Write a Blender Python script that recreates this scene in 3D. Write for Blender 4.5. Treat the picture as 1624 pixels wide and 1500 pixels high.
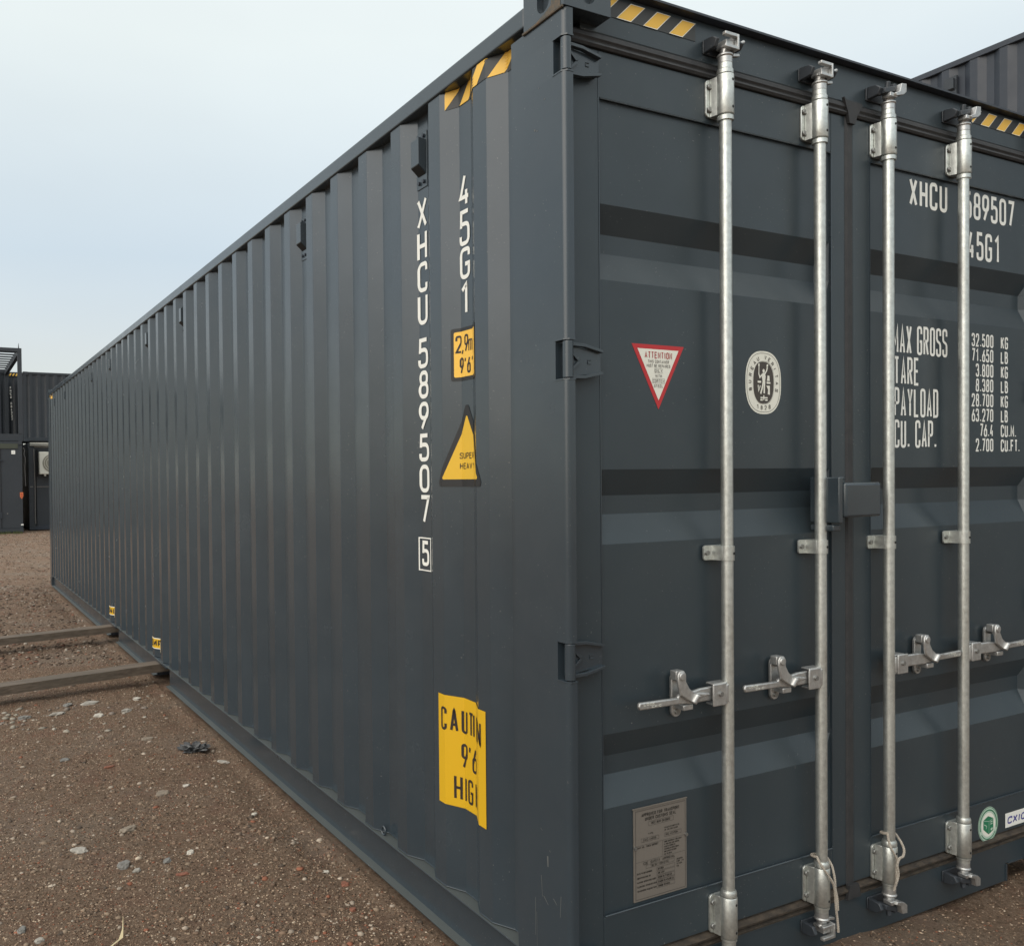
import bpy, bmesh, math, random
import numpy as np
from mathutils import Vector, Matrix, noise as mnoise
random.seed(7); np.random.seed(7)
PI = math.pi
for o in list(bpy.data.objects): bpy.data.objects.remove(o, do_unlink=True)
SC = bpy.context.scene
COL = SC.collection

# ------------------------------------------------------------------ camera
cam_d = bpy.data.cameras.new('camera'); cam = bpy.data.objects.new('camera', cam_d); COL.objects.link(cam)
yaw, pit, rol = 0.465657, -0.016548, -0.010976
F = Vector((math.sin(yaw)*math.cos(pit), math.cos(yaw)*math.cos(pit), math.sin(pit)))
r0 = Vector((math.cos(yaw), -math.sin(yaw), 0)); u0 = r0.cross(F)
R1 = r0*math.cos(rol)+u0*math.sin(rol); U1 = -r0*math.sin(rol)+u0*math.cos(rol)
m = Matrix(((R1.x, U1.x, -F.x), (R1.y, U1.y, -F.y), (R1.z, U1.z, -F.z))).to_4x4()
m.translation = Vector((-1.5216, -1.8799, 1.5175))
cam.matrix_world = m
cam_d.sensor_fit = 'HORIZONTAL'; cam_d.sensor_width = 36; cam_d.lens = 1389.09*36/1624
cam_d.shift_x = (812-596.77)/1624; cam_d.shift_y = (781.82-750)/1624
cam_d.clip_start = 0.05; cam_d.clip_end = 2000
SC.camera = cam

# ------------------------------------------------------------------ world: overcast sky
SUN_EL, SUN_AZ = math.radians(40), math.radians(-112)      # azimuth measured from +y towards +x
w = bpy.data.worlds.new('World'); SC.world = w; w.use_nodes = True
nt = w.node_tree; nt.nodes.clear()
N = nt.nodes.new; L = nt.links.new
out = N('ShaderNodeOutputWorld'); add = N('ShaderNodeAddShader')
sky = N('ShaderNodeTexSky'); sky.sky_type = 'NISHITA'; sky.sun_disc = False
sky.sun_elevation = SUN_EL; sky.sun_rotation = SUN_AZ; sky.dust_density = 3.0; sky.air_density = 1.0
b1 = N('ShaderNodeBackground'); b1.inputs[1].default_value = 0.05
L(sky.outputs[0], b1.inputs[0])
tc = N('ShaderNodeTexCoord'); sep = N('ShaderNodeSeparateXYZ'); L(tc.outputs['Generated'], sep.inputs[0])
ramp = N('ShaderNodeValToRGB'); L(sep.outputs['Z'], ramp.inputs[0])
els = ramp.color_ramp.elements
els[0].position = 0.0; els[0].color = (0.46, 0.48, 0.42, 1)
els[1].position = 1.0; els[1].color = (0.90, 0.92, 0.88, 1)
for p, c in ((0.14, (0.43, 0.44, 0.42)), (0.24, (0.405, 0.450, 0.460)), (0.44, (0.605, 0.635, 0.585))):
    e = els.new(p); e.color = (*c, 1)
nz = N('ShaderNodeTexNoise'); nz.inputs['Scale'].default_value = 1.6; nz.inputs['Detail'].default_value = 4
mp = N('ShaderNodeMapping'); mp.inputs['Scale'].default_value = (1, 1, 2.6)
L(tc.outputs['Generated'], mp.inputs[0]); L(mp.outputs[0], nz.inputs['Vector'])
nr = N('ShaderNodeMapRange'); nr.inputs[1].default_value = .3; nr.inputs[2].default_value = .7
nr.inputs[3].default_value = .94; nr.inputs[4].default_value = 1.06
L(nz.outputs[0], nr.inputs[0])
vm = N('ShaderNodeVectorMath'); vm.operation = 'SCALE'; L(ramp.outputs[0], vm.inputs[0]); L(nr.outputs[0], vm.inputs['Scale'])
b2 = N('ShaderNodeBackground'); b2.inputs[1].default_value = 1.0
L(vm.outputs[0], b2.inputs[0]); L(b1.outputs[0], add.inputs[0]); L(b2.outputs[0], add.inputs[1]); L(add.outputs[0], out.inputs[0])

sd = bpy.data.lights.new('sun', 'SUN'); sd.energy = 1.15; sd.angle = math.radians(80); sd.color = (1, .95, .88)
sun = bpy.data.objects.new('sun', sd); COL.objects.link(sun)
sv = Vector((math.sin(SUN_AZ)*math.cos(SUN_EL), math.cos(SUN_AZ)*math.cos(SUN_EL), math.sin(SUN_EL)))
sun.rotation_euler = sv.to_track_quat('Z', 'Y').to_euler(); sun.location = (-4, -2, 8)
vs = SC.view_settings; vs.view_transform = 'Standard'; vs.look = 'None'; vs.gamma = 1; vs.use_curve_mapping = False; vs.exposure = 0.30
SC.render.engine = 'CYCLES'

# ------------------------------------------------------------------ materials
def srgb(r, g, b):
    f = lambda c: (c/255/12.92) if c/255 <= .04045 else ((c/255+.055)/1.055)**2.4
    return (f(r), f(g), f(b))
def mat(name, col, rough=.5, metal=0., spec=.5):
    M = bpy.data.materials.new(name); M.use_nodes = True
    b = M.node_tree.nodes['Principled BSDF']
    b.inputs['Base Color'].default_value = (*col, 1); b.inputs['Roughness'].default_value = rough
    b.inputs['Metallic'].default_value = metal; b.inputs['Specular IOR Level'].default_value = spec
    return M
def noise_node(M, scale, detail=4, rough=.55, stretch=None):
    t = M.node_tree; tc = t.nodes.new('ShaderNodeTexCoord'); n = t.nodes.new('ShaderNodeTexNoise')
    n.inputs['Scale'].default_value = scale; n.inputs['Detail'].default_value = detail; n.inputs['Roughness'].default_value = rough
    if stretch:
        mp = t.nodes.new('ShaderNodeMapping'); mp.inputs['Scale'].default_value = stretch
        t.links.new(tc.outputs['Object'], mp.inputs[0]); t.links.new(mp.outputs[0], n.inputs['Vector'])
    else: t.links.new(tc.outputs['Object'], n.inputs['Vector'])
    return n
def ramp_node(M, src, stops):
    t = M.node_tree; r = t.nodes.new('ShaderNodeValToRGB'); e = r.color_ramp.elements
    e[0].position, e[0].color = stops[0][0], (*stops[0][1], 1); e[1].position, e[1].color = stops[-1][0], (*stops[-1][1], 1)
    for p, c in stops[1:-1]:
        x = e.new(p); x.color = (*c, 1)
    t.links.new(src, r.inputs[0]); return r
def bump_node(M, src, dist, strength=1., prev=None):
    t = M.node_tree; b = t.nodes.new('ShaderNodeBump'); b.inputs['Distance'].default_value = dist; b.inputs['Strength'].default_value = strength
    t.links.new(src, b.inputs['Height'])
    if prev: t.links.new(prev.outputs[0], b.inputs['Normal'])
    return b
def link_normal(M, b): M.node_tree.links.new(b.outputs[0], M.node_tree.nodes['Principled BSDF'].inputs['Normal'])
def link_in(M, s, name): M.node_tree.links.new(s, M.node_tree.nodes['Principled BSDF'].inputs[name])
def mixc(M, a, b, fac, blend='MIX'):
    t = M.node_tree; x = t.nodes.new('ShaderNodeMix'); x.data_type = 'RGBA'; x.blend_type = blend
    for s, v in ((6, a), (7, b)):
        if isinstance(v, tuple): x.inputs[s].default_value = (*v, 1)
        else: t.links.new(v, x.inputs[s])
    if isinstance(fac, float): x.inputs[0].default_value = fac
    else: t.links.new(fac, x.inputs[0])
    return x.outputs[2]
def thresh(M, src, a, b, lo=0., hi=1.):
    t = M.node_tree; x = t.nodes.new('ShaderNodeMapRange'); t.links.new(src, x.inputs[0])
    x.inputs[1].default_value = a; x.inputs[2].default_value = b; x.inputs[3].default_value = lo; x.inputs[4].default_value = hi
    return x.outputs[0]

def paint(name, col, rough=.4, dirt=.5):
    M = mat(name, col, rough)
    n1 = noise_node(M, 2.2, 5); c1 = tuple(c*.93 for c in col); c2 = tuple(c*1.07 for c in col)
    r = ramp_node(M, n1.outputs[0], [(.3, c1), (.7, c2)])
    sp = noise_node(M, 140, 2, .5); gate = noise_node(M, 3.1, 3)
    m1 = thresh(M, sp.outputs[0], .705, .74); m2 = thresh(M, gate.outputs[0], .42, .62, 0, dirt)
    t = M.node_tree; mu = t.nodes.new('ShaderNodeMath'); mu.operation = 'MULTIPLY'; t.links.new(m1, mu.inputs[0]); t.links.new(m2, mu.inputs[1])
    dust = noise_node(M, 7, 6, .7)
    cd = mixc(M, r.outputs[0], (.16, .15, .135), thresh(M, dust.outputs[0], .4, .9, 0., .05))
    c = mixc(M, cd, (.33, .32, .29), mu.outputs[0])
    link_in(M, c, 'Base Color')
    rn = noise_node(M, 5, 5); link_in(M, thresh(M, rn.outputs[0], .3, .7, rough-.05, rough+.07), 'Roughness')
    w1 = noise_node(M, 3.5, 2); w2 = noise_node(M, 420, 2)
    b = bump_node(M, w1.outputs[0], .003, .35); b2 = bump_node(M, w2.outputs[0], .0002, .5, b); link_normal(M, b2)
    return M
M_PAINT = paint('grey_paint', (.032, .045, .056), .21, .40)
M_DOOR = paint('door_paint', (.032, .045, .054), .36, .45)
M_SKYLIT = paint('skylit_dusty_paint', (.070, .080, .078), .5, .9)  # paler flange paint: skylight on up-facing steel put into the colour, with dust
M_PAINT.node_tree.nodes['Principled BSDF'].inputs['IOR'].default_value = 1.62
M_PAINT2 = paint('grey_paint_old', (.030, .037, .050), .45)
M_PAINT3 = paint('blue_grey_paint', (.030, .036, .044), .45)
M_DARK = mat('dark_void', (.008, .008, .009), .8)
M_HOLE = mat('hole_dark', (.012, .012, .012), .7)

def galv(name, base, rough):
    M = mat(name, base, rough, .85)
    n = noise_node(M, 60, 6, .65); s = noise_node(M, 14, 5, .7, (1, 1, .25))
    r = ramp_node(M, n.outputs[0], [(.3, tuple(c*.78 for c in base)), (.72, tuple(min(1, c*1.15) for c in base))])
    c = mixc(M, r.outputs[0], (.36, .33, .28), thresh(M, s.outputs[0], .5, .8, 0., .35))
    link_in(M, c, 'Base Color'); link_in(M, thresh(M, s.outputs[0], .35, .7, rough-.07, rough+.12), 'Roughness')
    link_normal(M, bump_node(M, n.outputs[0], .0012, .5)); return M
M_GALV = galv('galvanised_steel', (.64, .66, .63), .38)
M_CAST = galv('cast_steel', (.55, .55, .54), .42)
M_ZINC = mat('zinc_bolt', (.28, .28, .27), .45, .8)

M_RUB = mat('rubber', (.022, .020, .021), .6)
n = noise_node(M_RUB, 30, 5, .7, (1, 1, 1)); link_in(M_RUB, ramp_node(M_RUB, n.outputs[0], [(.35, (.024, .025, .027)), (.75, (.042, .041, .042))]).outputs[0], 'Base Color')
M_RUBD = mat('dirty_rubber', (.04, .032, .025), .8)
n = noise_node(M_RUBD, 22, 6, .7, (1, 1, 4)); link_in(M_RUBD, ramp_node(M_RUBD, n.outputs[0], [(.35, (.022, .018, .015)), (.72, (.09, .068, .048))]).outputs[0], 'Base Color')
M_RUST = mat('rust_edge', (.10, .065, .04), .85)
n = noise_node(M_RUST, 55, 6, .7); link_in(M_RUST, ramp_node(M_RUST, n.outputs[0], [(.35, (.07, .075, .07)), (.6, (.13, .10, .07)), (.75, (.20, .10, .045))]).outputs[0], 'Base Color')
M_WHITE = mat('white_vinyl', (.82, .82, .77), .45)
M_CREAM = mat('cream_vinyl', (.80, .79, .70), .45)
M_YEL = mat('yellow_vinyl', (.72, .44, .03), .42)
M_YEL2 = mat('warm_yellow_vinyl', (.86, .51, .07), .45)
M_YEL3 = mat('bright_yellow_vinyl', (.66, .39, .012), .42)
M_BLK = mat('black_vinyl', (.016, .016, .017), .45)
M_TAPE = mat('worn_black_tape', (.042, .043, .042), .5)
M_TXT = mat('black_print', (.025, .018, .017), .5)
M_RED = mat('red_vinyl', (.50, .025, .03), .45)
M_REDT = mat('red_print', (.42, .05, .05), .5)
M_GREYT = mat('grey_print', (.18, .17, .16), .5)
M_BROWNV = mat('brown_vinyl', (.060, .050, .042), .5)
M_GREEN = mat('green_print', (.015, .19, .09), .45)
M_GRNB = mat('pale_green_vinyl', (.50, .62, .52), .45)
M_BLUE = mat('blue_print', (.05, .05, .28), .45)
M_PLATE = mat('anodised_plate', (.20, .178, .155), .45, .2)
M_PTXT = mat('plate_print', (.025, .022, .02), .5)
M_ORANGE = mat('orange_sticker', (.62, .16, .05), .5)
M_ACW = mat('air_conditioner_white', (.62, .61, .54), .5)
M_ACG = mat('air_conditioner_grille', (.22, .21, .17), .6)
M_ROPE = mat('rope_fibre', (.50, .45, .38), .8)
n = noise_node(M_ROPE, 300, 4); link_in(M_ROPE, ramp_node(M_ROPE, n.outputs[0], [(.3, (.26, .215, .17)), (.7, (.46, .42, .36))]).outputs[0], 'Base Color')
link_normal(M_ROPE, bump_node(M_ROPE, n.outputs[0], .001))

M_WOOD = mat('weathered_wood', (.16, .125, .095), .8)
n = noise_node(M_WOOD, 9, 8, .7, (.25, 6, 6)); n2 = noise_node(M_WOOD, 2.0, 4)
cc = ramp_node(M_WOOD, n.outputs[0], [(.3, (.075, .055, .040)), (.55, (.16, .125, .095)), (.75, (.25, .205, .16))])
link_in(M_WOOD, mixc(M_WOOD, cc.outputs[0], (.10, .085, .065), thresh(M_WOOD, n2.outputs[0], .45, .65, 0., .5)), 'Base Color')
link_normal(M_WOOD, bump_node(M_WOOD, n.outputs[0], .006, .8))

# ground: compacted brown grit with brick dust and grey fines
M_GND = mat('brown_grit', (.17, .12, .09), .9, 0, .25)
a = noise_node(M_GND, 1.1, 8, .6); b = noise_node(M_GND, 55, 8, .75); c = noise_node(M_GND, 260, 5, .7); d = noise_node(M_GND, 4.5, 7, .65)
e = noise_node(M_GND, 22, 6, .7)
base = ramp_node(M_GND, b.outputs[0], [(.30, (.085, .053, .034)), (.46, (.20, .132, .087)), (.58, (.285, .197, .135)), (.76, (.46, .36, .265))])
x = mixc(M_GND, base.outputs[0], (.20, .095, .065), thresh(M_GND, d.outputs[0], .50, .68, 0., .50))
x = mixc(M_GND, x, (.25, .205, .16), thresh(M_GND, a.outputs[0], .48, .66, 0., .6))
x = mixc(M_GND, x, (.075, .055, .042), thresh(M_GND, e.outputs[0], .55, .72, 0., .65))
x = mixc(M_GND, x, (.40, .345, .27), thresh(M_GND, c.outputs[0], .58, .68, 0., .7))
x = mixc(M_GND, x, (.04, .029, .022), thresh(M_GND, c.outputs[0], .43, .33, 0., .7))
link_in(M_GND, x, 'Base Color')
bb = bump_node(M_GND, b.outputs[0], .02, 1.); bb = bump_node(M_GND, c.outputs[0], .008, 1., bb); link_normal(M_GND, bb)
def stone_mat(name, lo, hi, vc=False):
    M = mat(name, hi, .85, 0, .3); n = noise_node(M, 40, 6, .7)
    r = ramp_node(M, n.outputs[0], [(.3, lo), (.7, hi)])
    if vc:
        at = M.node_tree.nodes.new('ShaderNodeAttribute'); at.attribute_name = 'tone'
        link_in(M, mixc(M, r.outputs[0], at.outputs['Color'], 1.0, 'MULTIPLY'), 'Base Color')
    else: link_in(M, r.outputs[0], 'Base Color')
    link_normal(M, bump_node(M, n.outputs[0], .004, .7)); return M
M_PEB = stone_mat('pebbles', (.75, .75, .75), (1, 1, 1), True)
M_ST = {'pale': stone_mat('pale_stone', (.26, .24, .21), (.42, .39, .34)), 'grey': stone_mat('grey_stone', (.14, .135, .125), (.25, .24, .22)),
        'tan': stone_mat('tan_stone', (.18, .145, .11), (.30, .25, .195)), 'brick': stone_mat('brick_shard', (.17, .07, .045), (.30, .13, .085)),
        'slag': stone_mat('slag', (.05, .052, .055), (.16, .16, .16)), 'white': stone_mat('white_stone', (.42, .39, .33), (.58, .54, .47))}
M_STRAW = mat('straw', (.48, .40, .24), .8)

# ------------------------------------------------------------------ helpers
def put(o, parent=None, base=None):
    COL.objects.link(o)
    if parent is not None:
        o.parent = parent; o.matrix_parent_inverse = Matrix.Translation(-Vector(parent.get('_w', (0, 0, 0))))
    return o
def thing(name, label, cat, loc=(0, 0, 0), group=None):
    o = bpy.data.objects.new(name, None); o.empty_display_size = .1; COL.objects.link(o)
    o.location = loc; o['_w'] = list(loc); o['label'] = label; o['category'] = cat
    if group: o['group'] = group
    return o
def tag(o, label=None, cat=None, group=None, kind=None):
    if label: o['label'] = label
    if cat: o['category'] = cat
    if group: o['group'] = group
    if kind: o['kind'] = kind
    return o
class MB:
    def __init__(s): s.v = []; s.f = []; s.parts = []
    def add(s, vs, fs):
        n = len(s.v); s.parts.append((n, len(s.f))); s.v += [tuple(p) for p in vs]; s.f += [tuple(i+n for i in f) for f in fs]; return s
    def box(s, x0, x1, y0, y1, z0, z1):
        vs = [(x, y, z) for z in (z0, z1) for y in (y0, y1) for x in (x0, x1)]
        return s.add(vs, [(0, 2, 3, 1), (4, 5, 7, 6), (0, 1, 5, 4), (2, 6, 7, 3), (0, 4, 6, 2), (1, 3, 7, 5)])
    def cyl(s, p, q, r, n=16, r2=None, cap=True):
        p, q = Vector(p), Vector(q); d = (q-p).normalized(); r2 = r if r2 is None else r2
        a = d.orthogonal().normalized(); b = d.cross(a); vs = []
        for c, rr in ((p, r), (q, r2)):
            for i in range(n):
                t = 2*PI*i/n; vs.append(c+a*math.cos(t)*rr+b*math.sin(t)*rr)
        fs = [(i, (i+1) % n, n+(i+1) % n, n+i) for i in range(n)]
        if cap: fs += [tuple(range(n-1, -1, -1)), tuple(range(n, 2*n))]
        return s.add(vs, fs)
    def lathe(s, cx, cy, prof, n=20):          # prof: (z, r) list
        vs = []; fs = []
        for z, r in prof:
            for i in range(n):
                t = 2*PI*i/n; vs.append((cx+r*math.cos(t), cy+r*math.sin(t), z))
        for k in range(len(prof)-1):
            for i in range(n):
                j = (i+1) % n; fs.append((k*n+i, k*n+j, (k+1)*n+j, (k+1)*n+i))
        fs += [tuple(range(n-1, -1, -1)), tuple(range((len(prof)-1)*n, len(prof)*n))]
        return s.add(vs, fs)
    def prism(s, poly, axis, a, b):            # poly in the two other axes (cyclic order), extruded a..b
        def P(u, v, t): return {'x': (t, u, v), 'y': (u, t, v), 'z': (u, v, t)}[axis]
        n = len(poly); vs = [P(u, v, a) for u, v in poly]+[P(u, v, b) for u, v in poly]
        fs = [(i, (i+1) % n, n+(i+1) % n, n+i) for i in range(n)]+[tuple(range(n-1, -1, -1)), tuple(range(n, 2*n))]
        return s.add(vs, fs)
    def tube(s, pts, r, n=8, closed=False):
        pts = [Vector(p) for p in pts]; m = len(pts); vs = []; fs = []; a = None
        for i, p in enumerate(pts):
            d = ((pts[(i+1) % m] if (closed or i < m-1) else p)-(pts[i-1] if (closed or i > 0) else p)).normalized()
            if a is None: a = d.orthogonal().normalized()
            a = (a-d*a.dot(d)).normalized(); b = d.cross(a)
            for k in range(n):
                t = 2*PI*k/n; vs.append(p+a*math.cos(t)*r+b*math.sin(t)*r)
        for i in range(m if closed else m-1):
            for k in range(n):
                l = (k+1) % n; j = (i+1) % m; fs.append((i*n+k, i*n+l, j*n+l, j*n+k))
        if not closed: fs += [tuple(range(n-1, -1, -1)), tuple(range((m-1)*n, m*n))]
        return s.add(vs, fs)
    def split(s, name, mt, parent=None, **k):
        r = []
        for i, (a, b) in enumerate(s.parts):
            a2, b2 = s.parts[i+1] if i+1 < len(s.parts) else (len(s.v), len(s.f))
            q = MB(); q.add(s.v[a:a2], [tuple(x-a for x in f) for f in s.f[b:b2]]); r.append(q.build(name, mt, parent, **k))
        return r
    def build(s, name, mt, parent=None, smooth=False, bevel=0, seg=2, label=None, kind=None, fix=True):
        me = bpy.data.meshes.new(name); me.from_pydata([tuple(v) for v in s.v], [], s.f)
        if fix:
            bm = bmesh.new(); bm.from_mesh(me); bmesh.ops.recalc_face_normals(bm, faces=bm.faces); bm.to_mesh(me); bm.free()
        me.materials.append(mt)
        o = bpy.data.objects.new(name, me); put(o, parent)
        if smooth:
            me.shade_smooth()
            try: me.set_sharp_from_angle(angle=math.radians(38))
            except Exception: pass
        if bevel:
            b = o.modifiers.new('bevel', 'BEVEL'); b.width = bevel; b.segments = seg; b.limit_method = 'ANGLE'; b.angle_limit = math.radians(35)
            b.harden_normals = False
        if label: o['label'] = label
        if kind: o['kind'] = kind
        return o
def rrect(x0, x1, y0, y1, r, n=5):
    P = []
    for cx, cy, a0 in ((x1-r, y1-r, 0), (x0+r, y1-r, PI/2), (x0+r, y0+r, PI), (x1-r, y0+r, 1.5*PI)):
        for i in range(n+1):
            t = a0+PI/2*i/n; P.append((cx+r*math.cos(t), cy+r*math.sin(t)))
    return P

# ------------------------------------------------------------------ stroke lettering
r_ = 1
GL = {
 '0': [[(0, 0, 1), (1, 0, 1), (1, 1, 1), (0, 1, 1), 'c']],
 '1': [[(.12, .80), (.62, 1), (.62, 0)]],
 '2': [[(0, .72), (0, 1, 1), (1, 1, 1), (1, .6), (0, 0), (1, 0)]],
 '3': [[(0, .78), (0, 1, 1), (.95, 1, 1), (.95, .53, 1), (.35, .53)], [(.35, .53), (1, .53, 1), (1, 0, 1), (0, 0, 1), (0, .24)]],
 '4': [[(.55, 1), (0, .26), (1, .26)], [(.74, .50), (.74, 0)]],
 '5': [[(.95, 1), (.08, 1), (.05, .50)], [(.05, .50), (.05, .62, 1), (1, .62, 1), (1, 0, 1), (0, 0, 1), (0, .24)]],
 '6': [[(0, 0, 1), (1, 0, 1), (1, .58, 1), (0, .58, 1), 'c'], [(.78, 1), (.02, .36)]],
 '7': [[(0, 1), (1, 1), (.36, 0)]],
 '8': [[(.06, .53, 1), (.94, .53, 1), (.94, 1, 1), (.06, 1, 1), 'c'], [(0, 0, 1), (1, 0, 1), (1, .53, 1), (0, .53, 1), 'c']],
 '9': [[(0, .42, 1), (1, .42, 1), (1, 1, 1), (0, 1, 1), 'c'], [(.98, .64), (.22, 0)]],
 'A': [[(0, 0), (.5, 1), (1, 0)], [(.18, .28), (.82, .28)]],
 'B': [[(0, 0), (0, 1), (.92, 1, 1), (.92, .53, 1), (0, .53)], [(0, .53), (1, .53, 1), (1, 0, 1), (0, 0)]],
 'C': [[(1, .74), (1, 1, 1), (0, 1, 1), (0, 0, 1), (1, 0, 1), (1, .26)]],
 'D': [[(0, 0), (0, 1), (1, 1, 1), (1, 0, 1), 'c']],
 'E': [[(1, 1), (0, 1), (0, 0), (1, 0)], [(0, .52), (.85, .52)]],
 'F': [[(1, 1), (0, 1), (0, 0)], [(0, .52), (.85, .52)]],
 'G': [[(1, .76), (1, 1, 1), (0, 1, 1), (0, 0, 1), (1, 0, 1), (1, .47), (.52, .47)]],
 'H': [[(0, 0), (0, 1)], [(1, 0), (1, 1)], [(0, .5), (1, .5)]],
 'I': [[(.5, 0), (.5, 1)]], 'J': [[(1, 1), (1, 0, 1), (0, 0, 1), (0, .24)]],
 'K': [[(0, 0), (0, 1)], [(1, 1), (.02, .40)], [(.34, .58), (1, 0)]],
 'L': [[(0, 1), (0, 0), (1, 0)]],
 'M': [[(0, 0), (0, 1), (.5, .3), (1, 1), (1, 0)]], 'N': [[(0, 0), (0, 1), (1, 0), (1, 1)]],
 'P': [[(0, 0), (0, 1), (1, 1, 1), (1, .46, 1), (0, .46)]],
 'R': [[(0, 0), (0, 1), (1, 1, 1), (1, .50, 1), (0, .50)], [(.5, .50), (1, 0)]],
 'S': [[(1, .76), (1, 1, 1), (0, 1, 1), (0, .56, 1), (1, .46, 1), (1, 0, 1), (0, 0, 1), (0, .24)]],
 'T': [[(0, 1), (1, 1)], [(.5, 1), (.5, 0)]], 'U': [[(0, 1), (0, 0, 1), (1, 0, 1), (1, 1)]],
 'V': [[(0, 1), (.5, 0), (1, 1)]], 'W': [[(0, 1), (.25, 0), (.5, .8), (.75, 0), (1, 1)]],
 'X': [[(0, 0), (1, 1)], [(0, 1), (1, 0)]], 'Y': [[(0, 1), (.5, .48), (1, 1)], [(.5, .48), (.5, 0)]],
 'Z': [[(0, 1), (1, 1), (0, 0), (1, 0)]], '.': [[(.5, 0), (.5, .10)]], ',': [[(.5, .09), (.2, -.14)]],
 "'": [[(.5, 1), (.4, .78)]], '"': [[(.2, 1), (.1, .78)], [(.8, 1), (.7, .78)]], '-': [[(.1, .45), (.9, .45)]],
 'm': [[(0, 0), (0, .66)], [(0, .4), (0, .66, 1), (.5, .66, 1), (.5, 0)], [(.5, .4), (.5, .66, 1), (1, .66, 1), (1, 0)]],
 '/': [[(0, 0), (1, 1)]],
}
GL['O'] = GL['0']; GL['Q'] = GL['0']
def ribbon(pts, closed, t, step=None):
    if closed:
        area = sum(pts[i][0]*pts[(i+1) % len(pts)][1]-pts[(i+1) % len(pts)][0]*pts[i][1] for i in range(len(pts)))
    P = [Vector(p) for p in pts]
    Q = [P[0]]
    for p in P[1:]:
        if (p-Q[-1]).length > 1e-6: Q.append(p)
    if closed and (Q[0]-Q[-1]).length < 1e-6: Q.pop()
    if step:
        S = []; n = len(Q)
        for i in range(n if closed else n-1):
            a, b = Q[i], Q[(i+1) % n]; k = max(1, int(math.ceil((b-a).length/step)))
            S += [a.lerp(b, j/k) for j in range(k)]
        if not closed: S.append(Q[-1])
        Q = S
    n = len(Q); Lr = []
    for i in range(n):
        d0 = (Q[i]-Q[i-1]) if (closed or i > 0) else None
        d1 = (Q[(i+1) % n]-Q[i]) if (closed or i < n-1) else None
        if d0 is None: d0 = d1
        if d1 is None: d1 = d0
        d0 = d0.normalized(); d1 = d1.normalized(); n0 = Vector((-d0.y, d0.x)); n1 = Vector((-d1.y, d1.x))
        mm = (n0+n1); mm = mm.normalized() if mm.length > 1e-6 else n0
        k = min(1.8, 1/max(.35, mm.dot(n0)))
        Lr.append((Q[i]+mm*t/2*k, Q[i]-mm*t/2*k))
    vs = [v for p in Lr for v in p]; fs = []
    for i in range(n if closed else n-1):
        j = (i+1) % n; fs.append((2*i, 2*i+1, 2*j+1, 2*j))
    return vs, fs
def glyph(ch, w, h, t):
    res = []
    for st in GL.get(ch, []):
        closed = st[-1] == 'c'; pts = st[:-1] if closed else st
        W, H = w-t, h-t
        P = [(Vector((t/2+p[0]*W, t/2+p[1]*H)), len(p) > 2) for p in pts]
        out_ = []; n = len(P)
        for i, (p, rd) in enumerate(P):
            if not rd or (not closed and i in (0, n-1)): out_.append(p); continue
            a, b = P[i-1][0], P[(i+1) % n][0]; la, lb = (a-p).length, (b-p).length
            r = min(W*.46, la*.5, lb*.5)
            A = p+(a-p).normalized()*r; B = p+(b-p).normalized()*r
            for k in range(7):
                s = k/6; out_.append(A*(1-s)**2+p*2*s*(1-s)+B*s*s)
        res.append((out_, closed))
    return res
class Flat:
    """2-D drawing collected as a mesh, mapped onto a surface by a function (u, v, lift) -> xyz."""
    def __init__(s, fn, step=None): s.mb = MB(); s.fn = fn; s.step = step; s.k = 0
    def rib(s, pts, closed, t, lift=.0):
        s.k += 1; vs, fs = ribbon(pts, closed, t, s.step)
        s.mb.add([s.fn(v[0], v[1], lift+.00012*(s.k % 5)) for v in vs], fs)
    def poly(s, pts, lift=0.):
        s.mb.add([s.fn(u, v, lift) for u, v in pts], [tuple(range(len(pts)))])
    def text(s, txt, u, v, w, h, t, gap=.3, lift=0., align='l', rot=0., slant=0.):
        adv = lambda c: (w*.45 if c in ".,'I" else w*.55 if c == ' ' else w*1.12 if c in 'MW' else w)
        tot = sum(adv(c) for c in txt)+gap*w*(len(txt)-1)
        x = {'l': 0, 'c': -tot/2, 'r': -tot}[align]; cr, sr = math.cos(rot), math.sin(rot)
        for c in txt:
            ww = w*1.12 if c in 'MW' else w
            off = x - (w*.28 if c in ".,'I" else 0)
            for P, cl in glyph(c, ww, h, t):
                s.rib([(u+(p[0]+off+slant*p[1])*cr-p[1]*sr, v+(p[0]+off+slant*p[1])*sr+p[1]*cr) for p in P], cl, t, lift)
            x += adv(c)+gap*w
        return s
    def build(s, name, mt, parent, label=None):
        return s.mb.build(name, mt, parent, fix=False, label=label)
def on_plane_y(y):       return lambda u, v, l: (u, y-.0008-l, v)
# ------------------------------------------------------------------ the near container
W, LEN = 2.493, 12.14
GZ = -.04
Y0, PITCH = .4553, .278
KM = 42
def wallx(y):
    if y < Y0-.14 or y > Y0+PITCH*(KM-1)+.068: return .044
    t = (y-Y0+.14) % PITCH            # 0..: near slope .068, crest .072, far slope .068, flat .070
    if t < .068: return .044-.036*t/.068
    if t < .140: return .008
    if t < .208: return .008+.036*(t-.140)/.068
    return .044
def bends(a, b):
    ys = [a, b]
    for k in range(-1, KM+1):
        for d in (-.14, -.072, 0, .068):
            y = Y0+PITCH*k+d
            if a < y < b: ys.append(y)
    return sorted(set(ys))
def on_side(yc):         return lambda u, v, l: (wallx(yc-u)-.0026-l, yc-u, v)

box = thing('shipping_container', 'long dark grey forty foot container in front with four galvanised door bars and hazard stickers', 'shipping container', (W/2, LEN/2, GZ+.01))
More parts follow.
